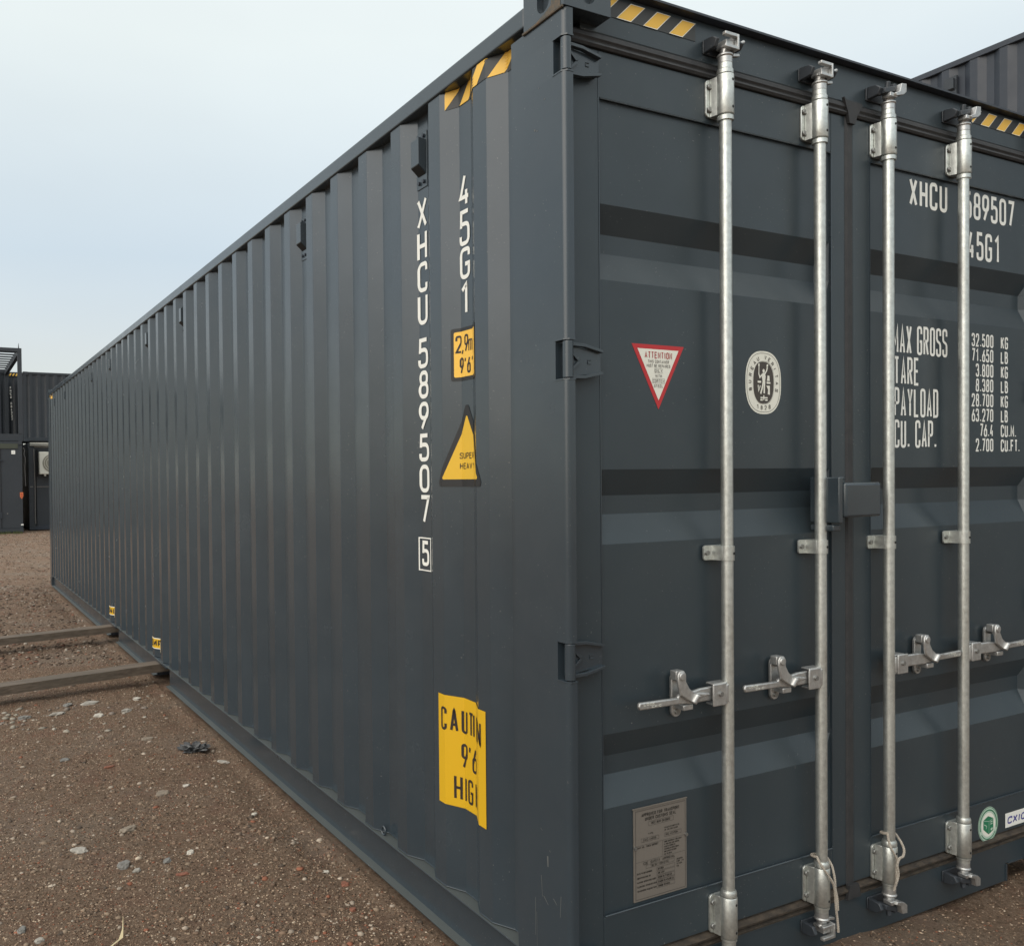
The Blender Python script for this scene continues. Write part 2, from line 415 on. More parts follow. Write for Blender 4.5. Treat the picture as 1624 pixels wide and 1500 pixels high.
# side wall
def corr(x_of, y0, y1, z0, z1, name, parent, flip=False, mt=M_PAINT, ysl=None):
    ys = ysl or bends(y0, y1); vs = []; fs = []
    zs = [z0, z1]
    for y in ys:
        for z in zs: vs.append((x_of(y), y, z))
    for i in range(len(ys)-1): fs.append((2*i, 2*i+1, 2*i+3, 2*i+2))
    return MB().add(vs, fs).build(name, mt, parent, fix=False)
sw = corr(wallx, .232, 11.93, .128, 2.80, 'side_wall', box)
s_ = sw.modifiers.new('solid', 'SOLIDIFY'); s_.thickness = .002; s_.offset = 0
b_ = sw.modifiers.new('bevel', 'BEVEL'); b_.width = .004; b_.segments = 3; b_.limit_method = 'ANGLE'; b_.angle_limit = math.radians(15)
# weld fillet lines at the rail
ys = bends(.24, 11.93); MB().tube([(wallx(y)-.0015, y, .1305) for y in ys], .0016, 6).build('weld_seam', M_PAINT, box)
corr(lambda y: W-wallx(y), .232, 11.93, .128, 2.80, 'far_side_wall', box)
MB().box(.05, W-.05, .10, 11.9, 2.835, 2.85).build('roof', M_PAINT, box)
MB().box(.05, W-.05, .15, 11.9, .08, .11).build('floor', M_PAINT, box)
MB().box(.05, W-.05, 11.93, 11.95, .11, 2.82).build('end_wall', M_PAINT, box)
# top rails
for x0, x1 in ((0, .055), (W-.055, W)):
    MB().box(x0, x1, .18, 11.96, 2.800, 2.858).build('top_rail', M_PAINT, box, bevel=.006, seg=3)
# bottom rails: channel open to the outside, with fork pockets
PK = [(4.70, 5.12), (6.76, 7.18)]
def rail(xo, sgn, nm):
    segs = []; y = .18
    for a, b in PK: segs.append((y, a)); y = b
    segs.append((y, 11.96))
    m_ = MB()
    for a, b in segs:
        m_.prism([(xo, .126), (xo, .120), (xo+sgn*.026, .118), (xo+sgn*.026, -.021), (xo-sgn*.004, -.025), (xo-sgn*.004, -.030), (xo+sgn*.032, -.030), (xo+sgn*.032, .118), (xo+sgn*.062, .119), (xo+sgn*.062, .126)], 'y', a, b)
    for a, b in PK:
        m_.prism([(xo, .126), (xo, .104), (xo+sgn*.062, .104), (xo+sgn*.062, .126)], 'y', a, b)
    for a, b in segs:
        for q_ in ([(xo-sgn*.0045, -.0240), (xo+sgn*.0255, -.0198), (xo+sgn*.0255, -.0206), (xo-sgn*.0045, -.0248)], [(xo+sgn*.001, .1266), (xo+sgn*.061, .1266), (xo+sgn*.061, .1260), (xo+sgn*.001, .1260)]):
            MB().prism(q_, 'y', a+.001, b-.001).build('skylit_flange_strip', M_SKYLIT, box)  # thin pale strips on the flange tops, skylight painted in along with dust
    return m_.build(nm, M_PAINT, box, bevel=.0025, seg=2)
rail(0, 1, 'bottom_rail'); rail(W, -1, 'bottom_rail')
for a, b in PK:
    p = MB()
    p.box(.034, W-.034, a-.006, a, -.03, .108).box(.034, W-.034, b, b+.006, -.03, .108).box(.034, W-.034, a, b, .104, .108)
    p.build('fork_pocket', M_PAINT2, box)
for k in range(30):
    y = .5+.39*k
    if any(a-.08 < y < b+.04 for a, b in PK): continue
    MB().box(.034, W-.034, y, y+.045, -.02, .079).build('cross_member', M_PAINT2, box)
# lashing ring
MB().tube([(.018+.000*i, 1.152+.016*math.cos(2*PI*i/12), .131+.016*math.sin(2*PI*i/12)+.012) for i in range(12)], .004, 6, True).build('lashing_ring', M_PAINT, box, True)

HZ = [(2.612, 2.700), (1.785, 1.885), (.962, 1.062), (.100, .192)]
def arc(cx, cy, r, a0, a1, n=5): return [(cx+r*math.cos(a0+(a1-a0)*i/n), cy+r*math.sin(a0+(a1-a0)*i/n)) for i in range(n+1)]
def post(mir, y0):                         # door end posts
    mx = (lambda P: [(W-x, y) for x, y in P]) if mir else (lambda P: P)
    full = [(0, .240)]+arc(.016, .016, .016, PI, 1.5*PI)+[(.030, 0), (.032, .012), (.032, .10), (.10, .10), (.10, .24)]
    cut = [(0, .240), (0, .046), (.040, .046), (.040, .10), (.10, .10), (.10, .24)]
    m_ = MB(); z = .08
    for a, b in sorted(HZ):
        if a-.006 > z: m_.prism(mx(full), 'z', z, a-.006)
        m_.prism(mx(cut), 'z', max(z, a-.006), b+.006); z = b+.006
    m_.prism(mx(full), 'z', z, 2.777)
    return m_.build('corner_post', M_PAINT, box, True)
post(False, 0); post(True, 0)
for x0, x1 in ((0, .07), (W-.07, W)):
    MB().box(x0, x1, 11.93, LEN, .085, 2.777).build('corner_post', M_PAINT, box, bevel=.01)
# post notch lips
for a, b in HZ:
    l = MB()
    for z in (a-.006, b+.002): l.prism([(-.0015, .050), (-.0015, .012), (.010, -.0015), (.031, -.0015), (.031, .045)], 'z', z, z+.004)
    l.split('notch_lip', M_PAINT, box)

def casting(x0, x1, y0, y1, z0, z1, hx, hy):
    """corner block with stadium holes on the x face hx and the y face hy"""
    m_ = MB(); cx, cy, cz = (x0+x1)/2, (y0+y1)/2, (z0+z1)/2
    def holed(P, hw, hh, rw, rh, depth):       # P(u,v,d)
        n = 32; outer = []; inner = []
        for i in range(n):
            t = 2*PI*(i+.5)/n; c, s = math.cos(t), math.sin(t)
            k = min(hw/abs(c) if abs(c) > 1e-6 else 9, hh/abs(s) if abs(s) > 1e-6 else 9)
            outer.append((c*k, s*k))
            # stadium (tall)
            st = max(0, rh-rw); inner.append((rw*c, (st if s > 0 else -st)+rw*s))
        for cnr in ((hw, hh), (-hw, hh), (-hw, -hh), (hw, -hh)):
            j = min(range(n), key=lambda i: (outer[i][0]-cnr[0])**2+(outer[i][1]-cnr[1])**2); outer[j] = cnr
        vs = [P(u, v, 0) for u, v in outer]+[P(u, v, 0) for u, v in inner]+[P(u, v, depth) for u, v in inner]
        fs = [(i, (i+1) % n, n+(i+1) % n, n+i) for i in range(n)]+[(n+i, n+(i+1) % n, 2*n+(i+1) % n, 2*n+i) for i in range(n)]
        m_.add(vs, fs)
    sx = 1 if hx == x0 else -1; sy = 1 if hy == y0 else -1
    holed(lambda u, v, d: (hx+sx*d, cy+u, cz+v), (y1-y0)/2, (z1-z0)/2, .027, .040, .02)
    holed(lambda u, v, d: (cx+u, hy+sy*d, cz+v), (x1-x0)/2, (z1-z0)/2, .027, .040, .02)
    ox = x1 if hx == x0 else x0; oy = y1 if hy == y0 else y0
    m_.add([(x0, y0, z0), (x1, y0, z0), (x1, y1, z0), (x0, y1, z0)], [(0, 1, 2, 3)])
    m_.add([(x0, y0, z1), (x1, y0, z1), (x1, y1, z1), (x0, y1, z1)], [(0, 1, 2, 3)])
    m_.add([(ox, y0, z0), (ox, y1, z0), (ox, y1, z1), (ox, y0, z1)], [(0, 1, 2, 3)])
    m_.add([(x0, oy, z0), (x1, oy, z0), (x1, oy, z1), (x0, oy, z1)], [(0, 1, 2, 3)])
    m_.box(x0+.021, x1-.021, y0+.021, y1-.021, z0+.012, z1-.012)
    return m_.build('corner_casting', M_PAINT, box)
for x0, hx in ((-.002, -.002), (W-.160, W+.002)):
    for z0 in (GZ+.010, 2.778):
        casting(x0, x0+.162, -.003, .176, z0, z0+.118, hx, -.003)
        casting(x0, x0+.162, LEN-.176, LEN, z0, z0+.118, hx, LEN)
# worn rusty weld below the top casting, side face
MB().tube([(-.003, .178-.0055*i, 2.777-.001*(i % 2)) for i in range(33)], .0042, 6).build('rusty_weld', M_RUST, box)
rp = MB(); rp.add([(-.0028, .135, 2.7785), (-.0028, .012, 2.7785), (-.0028, .010, 2.83), (-.0028, .045, 2.855), (-.0028, .052, 2.80), (-.0028, .085, 2.79)], [(0, 1, 2, 3, 4, 5)]); rp.build('bare_metal_patch', M_RUST, box, fix=False)

# header, sill, gaskets
MB().box(.101, W-.101, .055, .17, 2.762, 2.884).build('door_header', M_DOOR, box, bevel=.004)
MB().box(.162, W-.162, .028, .18, 2.8845, 2.891).build('header_lip', M_PAINT2, box)
MB().prism([(.31, -.078), (W-.315, -.078), (W-.315, -.010), (W-.165, -.010), (W-.165, .072), (.162, .072), (.162, -.010), (.31, -.010)], 'y', .055, .16).build('door_sill', M_DOOR, box, bevel=.004)
MB().box(W-.3, W-.17, .050, .07, -.0105, -.006).box(W-.318, W-.311, .050, .07, -.075, -.010).split('sill_edge_strip', M_PAINT, box)
g = MB(); g.box(.034, W-.034, .062, .09, 2.716, 2.764)
g.prism([(.0618, 2.7625), (.054, 2.761), (.046, 2.752), (.0445, 2.742), (.049, 2.7365), (.050, 2.7335), (.0455, 2.730), (.043, 2.724), (.048, 2.7175), (.0618, 2.7165)], 'x', .0345, W-.0345)
g.build('door_gasket', M_RUB, box, label='black rubber gasket under the header')
g = MB(); g.box(.034, W-.034, .064, .09, .066, .118)
g.prism([(.064, .112), (.040, .104), (.042, .097), (.064, .094)], 'x', .034, W-.034).prism([(.064, .088), (.047, .080), (.049, .074), (.064, .070)], 'x', .034, W-.034)
g.build('door_gasket', M_RUBD, box, label='dirty rubber gasket above the sill')
g = MB(); g.box(.0325, .078, .075, .10, .1, 2.72).box(W-.078, W-.0325, .075, .10, .1, 2.72); g.split('hinge_gasket', M_RUB, box)

# doors
FY, PY, IY = .055, .0625, .0985
BANDS = [2.290, 1.536, .776]
def panel(x0, x1, parent):
    zs = [.255]; dep = {.255: PY}
    prof = []
    for t in sorted(BANDS): prof += [(t-.214, PY), (t-.130, IY), (t-.075, IY), (t, PY)]
    rows = [(.255, PY)]+prof+[(2.583, PY)]
    rows = [(z, y) for z, y in rows]
    xs = [x0, x0+.010, x1-.030, x1]; vs = []; fs = []
    for z, y in rows:
        for i, x in enumerate(xs): vs.append((x, y if i in (1, 2) else PY, z))
    for r in range(len(rows)-1):
        for i in range(3):
            a = r*4+i; fs.append((a, a+1, a+5, a+4))
    o = MB().add(vs, fs).build('door_panel', M_DOOR, parent, fix=False)
    s = o.modifiers.new('solid', 'SOLIDIFY'); s.thickness = .002; s.offset = -1
    b = o.modifiers.new('bevel', 'BEVEL'); b.width = .013; b.segments = 4; b.limit_method = 'ANGLE'; b.angle_limit = math.radians(15)
    return o
def bracket(cx, z0, z1, parent, name='bar_bearing'):
    m_ = MB()
    h = z1-z0
    m_.prism(rrect(cx-.041, cx+.036, z0+.002, z1-.004, .013), 'y', .0475, .0545)
    m_.prism([(cx-.027, .047), (cx-.0235, .026), (cx-.020, .018), (cx+.020, .018), (cx+.0235, .026), (cx+.027, .047)], 'z', z0+.001, z1-.003)
    va = math.atan2(-1.89, -1.52-cx)+math.radians(60)
    m_.lathe(cx, .012, [(z0, .020), (z0, .0240), (z0+.002, .0252), (z1-.002, .0252), (z1, .0240), (z1, .020)], 24)
    o = m_.build(name, M_GALV, parent, True, bevel=.0012)
    for zz in (z0+.2*h, z0+.78*h):
        MB().cyl((cx-.031, .047, zz), (cx-.031, .040, zz), .0085, 12).build('rivet', M_ZINC, parent, True, bevel=.002)
    d = MB()
    for zz in (z0+.16*h, z0+.84*h):
        a = va; px, py = cx+.0246*math.cos(a), .012+.0246*math.sin(a); dv = Vector((math.cos(a), math.sin(a), 0))
        p = Vector((px, py, zz)); d.cyl(p, p+dv*.0012, .0042, 12)
    d.split('grease_hole', M_HOLE, parent)
def strap(cx, z0, z1, parent):
    m_ = MB()
    m_.prism(rrect(cx-.058, cx+.040, z0, z1, .008), 'y', .049, .0545)
    pts = [(cx-.033, .049), (cx-.026, .047), (cx-.022, .012)]+arc(cx, .012, .0215, PI, 2*PI, 10)+[(cx+.022, .047), (cx+.03, .049)]
    m_.prism(pts, 'z', z0+.0005, z1-.0005)
    m_.build('guide_strap', M_GALV, parent, True, bevel=.001)
    r = MB(); zz = (z0+z1)/2
    r.cyl((cx-.045, .049, zz), (cx-.045, .043, zz), .0075, 12)
    r.build('rivet', M_ZINC, parent, True)
    d = MB(); a = math.atan2(-1.89, -1.52-cx)+math.radians(62); p = Vector((cx+.0215*math.cos(a), .012+.0215*math.sin(a), zz)); dv = Vector((math.cos(a), math.sin(a), 0))
    d.cyl(p, p+dv*.0014, .0042, 12); d.split('grease_hole', M_HOLE, parent)
def cam_set(cx, zc, parent, left, top):
    """locking cam on the bar end (steel) and its keeper on the header or sill (painted)"""
    s = 1 if top else -1
    Z = lambda a: zc+s*a
    def bx(m_, x0, x1, y0, y1, a, b): m_.box(x0, x1, y0, y1, min(Z(a), Z(b)), max(Z(a), Z(b)))
    k = MB()
    if left:
        bx(k, cx-.050, cx+.058, .0485, .0545, -.014, .026)
        k.prism([(.048, Z(-.014)), (.048, Z(.027)), (.014, Z(.024)), (-.002, Z(.012)), (.008, Z(-.010))][::s], 'x', cx-.050, cx-.036)
        k.prism([(.048, Z(-.008)), (.048, Z(.026)), (.000, Z(.022)), (-.016, Z(.008)), (-.004, Z(-.008))][::s], 'x', cx+.034, cx+.050)
        bx(k, cx-.035, cx+.035, .036, .048, .000, .010)
    else:
        bx(k, cx-.062, cx+.040, .0485, .0545, -.014, .028)
        k.prism([(.048, Z(-.012)), (.048, Z(.030)), (.016, Z(.026)), (.000, Z(.012)), (.010, Z(-.008))][::s], 'x', cx-.060, cx-.044)
        k.prism([(cx-.044, Z(-.006)), (cx+.012, Z(.010)), (cx+.014, Z(.028)), (cx-.044, Z(.012))], 'y', -.006, .034)
        k.cyl((cx-.014, .008, Z(.012)), (cx-.014, .004, Z(.040)), .0085, 14)
        k.prism([(cx+.004, Z(.010)), (cx+.020, Z(.014)), (cx+.022, Z(.036)), (cx+.008, Z(.036))], 'y', -.004, .030)
    k.build('cam_keeper', M_PAINT3, parent, True, bevel=.0025)
    c = MB()
    c.lathe(cx, .012, [(z, r) for z, r in sorted([(Z(-.052), .0205), (Z(-.032), .0205), (Z(-.031), .0235), (Z(-.025), .0235), (Z(-.0245), .016), (Z(-.010), .015), (Z(-.006), .019), (Z(.0), .018)])], 20)
    if left:
        bx(c, cx-.030, cx+.020, -.018, -.004, .020, .030)
        bx(c, cx-.030, cx+.020, -.018, -.004, -.016, -.006)
        bx(c, cx+.0205, cx+.0275, -.018, .034, -.016, .030)
        bx(c, cx-.012, cx+.0195, -.004, .034, -.006, .016)
        c.prism([(cx+.024, Z(-.028)), (cx+.052, Z(-.022)), (cx+.050, Z(-.014)), (cx+.024, Z(-.018))], 'y', .002, .016)
        c.cyl((cx+.050, .0, Z(.014)), (cx+.064, -.002, Z(.022)), .0055, 8)
    else:
        c.prism([(cx-.004, Z(-.014)), (cx+.034, Z(-.004)), (cx+.050, Z(.008)), (cx+.050, Z(.036)), (cx+.024, Z(.033)), (cx+.014, Z(.004)), (cx-.008, Z(-.004))], 'y', -.020, .020)
        c.prism([(cx-.030, Z(-.016)), (cx+.010, Z(-.016)), (cx+.008, Z(-.004)), (cx-.026, Z(-.002))], 'y', -.014, .016)
    c.build('locking_cam', M_CAST, parent, True, bevel=.0022)
def bar(cx, parent, left):
    o = MB().cyl((cx, .012, .085), (cx, .012, 2.755), .0178, 24).build('locking_bar', M_GALV, parent, True)
    c = MB()
    c.lathe(cx, .012, [(2.578, .0178), (2.579, .0238), (2.592, .0238), (2.5935, .0215), (2.5945, .018)], 24)
    c.lathe(cx, .012, [(2.7165, .022), (2.7175, .0238), (2.729, .0238), (2.7325, .0208), (2.748, .0205), (2.749, .018)], 24)
    c.lathe(cx, .012, [(.236, .0215), (.237, .0236), (.248, .0238), (.2535, .0215), (.255, .018)], 24)
    c.lathe(cx, .012, [(.086, .018), (.088, .0205), (.098, .0205), (.101, .0236), (.1075, .0236), (.1085, .02)], 24)
    c.split('bar_collar', M_GALV, parent, smooth=True)
    bracket(cx, 2.596, 2.715, parent); bracket(cx, .1095, .2345, parent)
    strap(cx, 1.258, 1.303, parent)
    cam_set(cx, 2.800, parent, left, True); cam_set(cx, .038, parent, left, False)
def handle(cx, parent, left, catch, tip):
    s = -1 if left else 1
    X = lambda d: cx+s*d
    def bx(m_, a, b, y0, y1, z0, z1): m_.box(min(X(a), X(b)), max(X(a), X(b)), y0, y1, z0, z1)
    h = MB()
    bx(h, .024, .079, -.006, .001, .826, .893); bx(h, .010, .070, .0012, .034, .887, .893); bx(h, .010, .070, .0012, .034, .826, .832)
    bx(h, .012, .023, -.004, .034, .8322, .8868)
    h.build('handle_hub', M_CAST, parent, True, bevel=.005, seg=3)
    MB().cyl((X(.050), -.006, .862), (X(.050), -.012, .862), .0075, 12).build('hub_pin', M_ZINC, parent, True)
    b = MB()
    c0 = catch
    b.prism([(X(.030), .844), (X(.030), .884), (X(c0-.060), .884), (X(c0-.020), .878), (X(c0+.024), .876), (X(c0+.034), .868), (X(c0+.034), .848), (X(c0-.02), .842)][::s], 'y', .006, .018)
    b.prism([(X(c0+.0325), .868), (X(tip), .871), (X(tip+.005), .860), (X(tip), .849), (X(c0+.0325), .848)][::s], 'y', .002, .014)
    b.build('handle', M_CAST, parent, True, bevel=.004, seg=3)
    t = Flat(on_plane_y(.0018)); uu = (X(tip)+.012) if left else X(tip)-.075
    t.text('LOCK', uu, .861, .0085, .007, .0014, .3); t.text('CXIC', uu+.030, .853, .0085, .007, .0014, .3)
    t.build('embossed_lettering', M_CREAM, parent)
    k = MB(); q = X(c0)
    k.prism(rrect(q-.0185, q+.0185, .798, .931, .0182, 6), 'y', .044, .0545)
    k.prism([(q-.012, .826), (q+.026, .826), (q+.026, .842), (q-.012, .842)], 'y', .004, .0445)
    k.build('handle_catch', M_CAST, parent, True, bevel=.002)
    MB().cyl((q, .044, .814), (q, .038, .814), .0080, 10).cyl((q, .044, .914), (q, .026, .914), .0095, 12).split('catch_rivet', M_ZINC, parent, smooth=True)
    q -= .029
    a = MB()
    a.prism([(q-.014, .936), (q-.007, .947), (q+.010, .947), (q+.018, .936), (q+.018, .914), (q+.032, .892), (q+.064, .870), (q+.060, .852), (q+.044, .848), (q+.020, .862), (q-.002, .876), (q-.010, .898), (q-.014, .916)], 'y', -.006, .004)
    a.prism([(q-.012, .946), (q+.018, .946), (q+.018, .918), (q-.012, .918)], 'y', .0042, .030)
    a.cyl((q+.046, -.004, .848), (q+.062, -.008, .872), .010, 12)
    a.prism([(q+.056, .876), (q+.118, .868), (q+.120, .862), (q+.056, .856)], 'y', -.002, .005)
    a.cyl((q+.002, .004, .931), (q+.002, -.010, .931), .0125, 16)
    a.build('hasp', M_CAST, parent, True, bevel=.004, seg=3)
def hinge(z0, z1, parent, mir):
    X = (lambda x: W-x) if mir else (lambda x: x)
    zc = (z0+z1)/2
    m_ = MB()
    m_.lathe(X(.0165), .0135, [(z0, .012), (z0, .0135), (z0+.001, .0145), (z1-.001, .0145), (z1, .0135), (z1, .012)], 20)
    m_.prism([(X(.022), z0+.006), (X(.022), z1-.006), (X(.150), z1-.020), (X(.152), zc), (X(.150), z0+.020)][::-1 if mir else 1], 'y', .038, .0545)
    m_.prism([(X(.022), .015), (X(.05), .036), (X(.05), .052), (X(.018), .030)], 'z', z0+.004, z1-.004)
    for sg in (1, -1):
        e = z1 if sg > 0 else z0
        m_.prism([(X(.026), e), (X(.085), e-.002*sg), (X(.150), e-.016*sg), (X(.150), e-.024*sg), (X(.085), e-.011*sg), (X(.026), e-.009*sg)], 'y', .024, .0385)
        m_.prism([(X(.034), zc+sg*.030), (X(.044), zc+sg*.030), (X(.076), zc+sg*.004), (X(.066), zc+sg*.0005)], 'y', .031, .0385)
    m_.box(min(X(.104), X(.116)), max(X(.104), X(.116)), .0355, .0385, zc+.004, zc+.006).box(min(X(.104), X(.116)), max(X(.104), X(.116)), .0355, .0385, zc-.006, zc-.004)
    m_.box(min(X(.104), X(.106)), max(X(.104), X(.106)), .0356, .0385, zc-.004, zc+.004)
    m_.build('hinge', M_PAINT, parent, True, bevel=.0015)
CX = 1.2465
def door(left):
    x0, x1 = (.052, 1.2270) if left else (1.2665, W-.052)
    p0, p1 = (.165, 1.156) if left else (1.358, 2.372)
    o = MB()
    o.box(x0, p0, FY, .11, .118, 2.716).box(p1, x1, FY, .11, .118, 2.716).box(p0, p1, FY, .11, 2.583, 2.716).box(p0, p1, FY, .11, .118, .255)
    d = o.build('door', M_DOOR, box, bevel=.003, label=('left' if left else 'right')+' container door')
    panel(p0, p1, d)
    for a, b in HZ: hinge(a, b, d, not left)
    # weld stubs
    s = MB().tube([(p0+.004, FY-.001, 2.582), (p1-.004, FY-.001, 2.582)], .0022, 6).tube([(p0+.004, FY-.001, .257), (p1-.004, FY-.001, .257)], .0026, 6)
    s.split('weld_seam', M_PAINT, d)
    MB().box(p0-.002, p0+.001, FY-.0012, .064, .26, 2.70).box(p1-.001, p1+.002, FY-.0012, .064, .26, 2.58).split('panel_edge', M_PAINT, d)
    for cx in ((.617, 1.043) if left else (1.394, 1.826)):
        bar(cx, d, left)
        handle(cx, d, left, .178 if left else .214, .360 if left else .400)
    return d
dl = door(True); dr = door(False)
MB().box(1.2275, 1.2660, .0555, .09, .119, 2.7155).prism([(1.226, .0555), (1.234, .050), (1.258, .050), (1.267, .0555)], 'z', .105, 2.735).build('centre_gasket', M_RUB, box)
tri = MB(); tri.prism([(1.205, 2.772), (1.222, 2.764), (1.292, 2.764), (1.300, 2.756), (1.270, 2.716), (1.262, 2.690), (1.232, 2.690), (1.226, 2.72)], 'y', .040, .050).prism([(1.222, .120), (1.270, .120), (1.282, .074), (1.212, .074)], 'y', .038, .050)
tri.split('gasket_corner', M_RUB, box)
# lock box
lb = MB()
lb.prism(rrect(1.046, 1.0655, 1.358, 1.506, .005), 'y', -.052, .0545)
lb.prism([(1.0660, 1.506), (1.080, 1.506), (1.080, 1.499), (1.0660, 1.499)], 'y', -.048, .0545)
lb.prism(rrect(1.048, 1.084, 1.332, 1.352, .004), 'y', -.030, .0545)
lb.build('lock_box', M_PAINT, dl, True, bevel=.004)
lc = MB(); lc.prism(rrect(1.0665, 1.246, 1.376, 1.488, .009), 'y', -.060, .010)
lc.build('lock_box_cover', M_PAINT, dl, True, bevel=.009, seg=4)
MB().box(1.085, 1.22, .0105, .0545, 1.385, 1.48).build('lock_box_shank', M_PAINT, dl)
MB().tube([(1.248, -.035, 1.425), (1.258, -.035, 1.427), (1.264, -.035, 1.436), (1.264, -.035, 1.450)], .003, 8).build('lock_box_hook', M_PAINT, dl, True)

# vents
for k in (1, 5, 13, 17, 23, 27, 35, 39):
    yb = Y0+PITCH*k+.068
    v = MB(); v.box(.040, .0435, yb+.004, yb+.076, 2.545, 2.742)
    v.prism([(.0399, 2.595), (.0399, 2.712), (.010, 2.712), (.010, 2.620)], 'y', yb+.010, yb+.064)
    o = v.build('air_vent', M_PAINT, box, bevel=.003)
    MB().prism([(.039, 2.5945), (.0395, 2.590), (.009, 2.616), (.0095, 2.6195)], 'y', yb+.013, yb+.061).build('vent_mouth', M_HOLE, o)
    t = MB()
    for z in (2.566, 2.726):
        for yy in (yb+.022, yb+.054): t.cyl((.040, yy, z), (.033, yy, z), .007, 10)
    t.split('vent_bolt', M_PAINT2, o)

# ---- lettering on the side wall
def side_rect(y0, y1, z0, z1, name, mt, lift=0., fz=None, parent=box, label=None):
    ys = bends(min(y0, y1), max(y0, y1)); ys2 = []
    for i in range(len(ys)-1): ys2 += [ys[i]+(ys[i+1]-ys[i])*j/4 for j in range(4)]
    ys2.append(ys[-1]); vs = []; fs = []
    for y in ys2:
        a, b = fz(y) if fz else (z0, z1)
        vs += [(wallx(y)-.0026-lift, y, a), (wallx(y)-.0026-lift, y, b)]
    for i in range(len(ys2)-1): fs.append((2*i, 2*i+2, 2*i+3, 2*i+1))
    return MB().add(vs, fs).build(name, mt, parent, fix=False, label=label)
f = Flat(on_side(.876), .006)
PX = .002267; zt = lambda px: 2.513-(px-320)*PX
for ch, a, b in (('X', 320, 367), ('H', 371, 418), ('C', 420, 467), ('U', 470, 518), ('5', 539, 586), ('8', 590, 634), ('9', 639, 684), ('5', 689, 733), ('0', 738, 782), ('7', 786, 831)):
    f.text(ch, 0, zt(b), .066, (b-a)*PX, .0145)
f.text('5', .010, zt(898), .050, 40*PX, .0130)
f.rib([(-.004, zt(905)), (.070, zt(905)), (.070, zt(854)), (-.004, zt(854))], True, .0042)
f.build('serial_lettering', M_WHITE, box)
f = Flat(on_side(.594), .006); zt2 = lambda px: 2.511-(px-278)*.002112
for ch, a, b in (('4', 278, 328), ('5', 333, 388), ('G', 391, 440), ('1', 445, 495)):
    f.text(ch, 0, zt2(b), .060, (b-a)*.002112, .0135)
f.build('type_code_lettering', M_WHITE, box)
# height sticker

# super heavy triangle
def round_poly(P, r, n=6):
    R = []; m_ = len(P)
    for i in range(m_):
        p = Vector(P[i]); a = (Vector(P[i-1])-p).normalized(); b = (Vector(P[(i+1) % m_])-p).normalized()
        half = a.angle(b)/2; t = r/math.tan(half); A = p+a*t; B = p+b*t; c = p+(a+b).normalized()*r/math.sin(half)
        for k in range(n+1):
            q = A.lerp(B, k/n); R.append(tuple(c+(q-c).normalized()*r))
    return R
def side_poly(P, name, mt, lift=0.):
    ys0 = sorted(p[0] for p in P); lo, hi = ys0[0]+1e-5, ys0[-1]-1e-5
    ys = sorted(set([y for y in bends(lo, hi)]+[y for y in ys0 if lo < y < hi]+[lo+(hi-lo)*k/40 for k in range(41)]))
    vs = []; fs = []
    for y in ys:
        z = []
        for i in range(len(P)):
            (ya, za), (yb, zb) = P[i-1], P[i]
            if (ya-y)*(yb-y) <= 0 and abs(ya-yb) > 1e-9: z.append(za+(zb-za)*(y-ya)/(yb-ya))
        vs += [(wallx(y)-.0026-lift, y, min(z)), (wallx(y)-.0026-lift, y, max(z))]
    for i in range(len(ys)-1): fs.append((2*i, 2*i+2, 2*i+3, 2*i+1))
    return MB().add(vs, fs).build(name, mt, box, fix=False)
side_poly(round_poly([(.628, 1.838), (.628, 2.012), (.462, 2.012), (.462, 1.838)], .008), 'sticker_border', M_BLK)
hs = side_poly(round_poly([(.617, 1.850), (.617, 2.000), (.478, 2.000), (.478, 1.850)], .006), 'height_sticker', M_YEL2, .0006)
f = Flat(on_side(.611), .004); f.text('2,9', 0, 1.930, .0235, .058, .0068, .14, .0012); f.text('m', .064, 1.930, .024, .058, .0046, .1, .0012); f.text("9'6\"", .014, 1.860, .0215, .054, .0075, .25, .0012); f.build('sticker_lettering', M_TXT, hs)
side_poly(round_poly([(.690, 1.488), (.562, 1.775), (.420, 1.488)], .013), 'triangle_border', M_BLK)
th = side_poly(round_poly([(.664, 1.512), (.562, 1.727), (.445, 1.512)], .005), 'heavy_triangle_sticker', M_YEL, .0006)
f = Flat(on_side(.600), .004); f.text('SUPER', 0, 1.580, .0140, .020, .0028, .28, .0012); f.text('HEAVY', .001, 1.546, .0140, .020, .0028, .28, .0012); f.build('sticker_lettering', M_TXT, th)
# caution sticker
cs = side_rect(.700, .413, .412, .783, 'caution_sticker', M_YEL3, .0004)
f = Flat(on_side(.682), .004)
for ch, y_ in zip('CAUTION', (.682, .642, .602, .566, .541, .510, .468)): f.text(ch, .682-y_, .664, .029, .079, .0088, .3, .0012)
f.text("9'6", .682-.604, .547, .030, .083, .0092, .26, .0012)
for ch, y_ in zip('HIGH', (.630, .592, .572, .528)): f.text(ch, .682-y_, .436, .030, .083, .0088, .4, .0012)
f.build('sticker_lettering', M_TXT, cs)
# small fork pocket stickers
for yy, lo, hi, tx in ((5.205, .190, .275, 'EMPTY'), (7.15, .195, .280, 'ONLY')):
    o = side_rect(yy, yy-.31, lo, hi, 'pocket_sticker', M_YEL3)
    f = Flat(on_side(yy-.02), .01); f.text(tx, 0, lo+.02, .042, .048, .011, .3, .0012); f.build('sticker_lettering', M_TXT, o)
    f = Flat(on_side(yy), .02); f.rib([(.003, lo+.003), (.307, lo+.003), (.307, hi-.003), (.003, hi-.003)], True, .006, .0015); f.build('sticker_edge', M_CREAM, o)
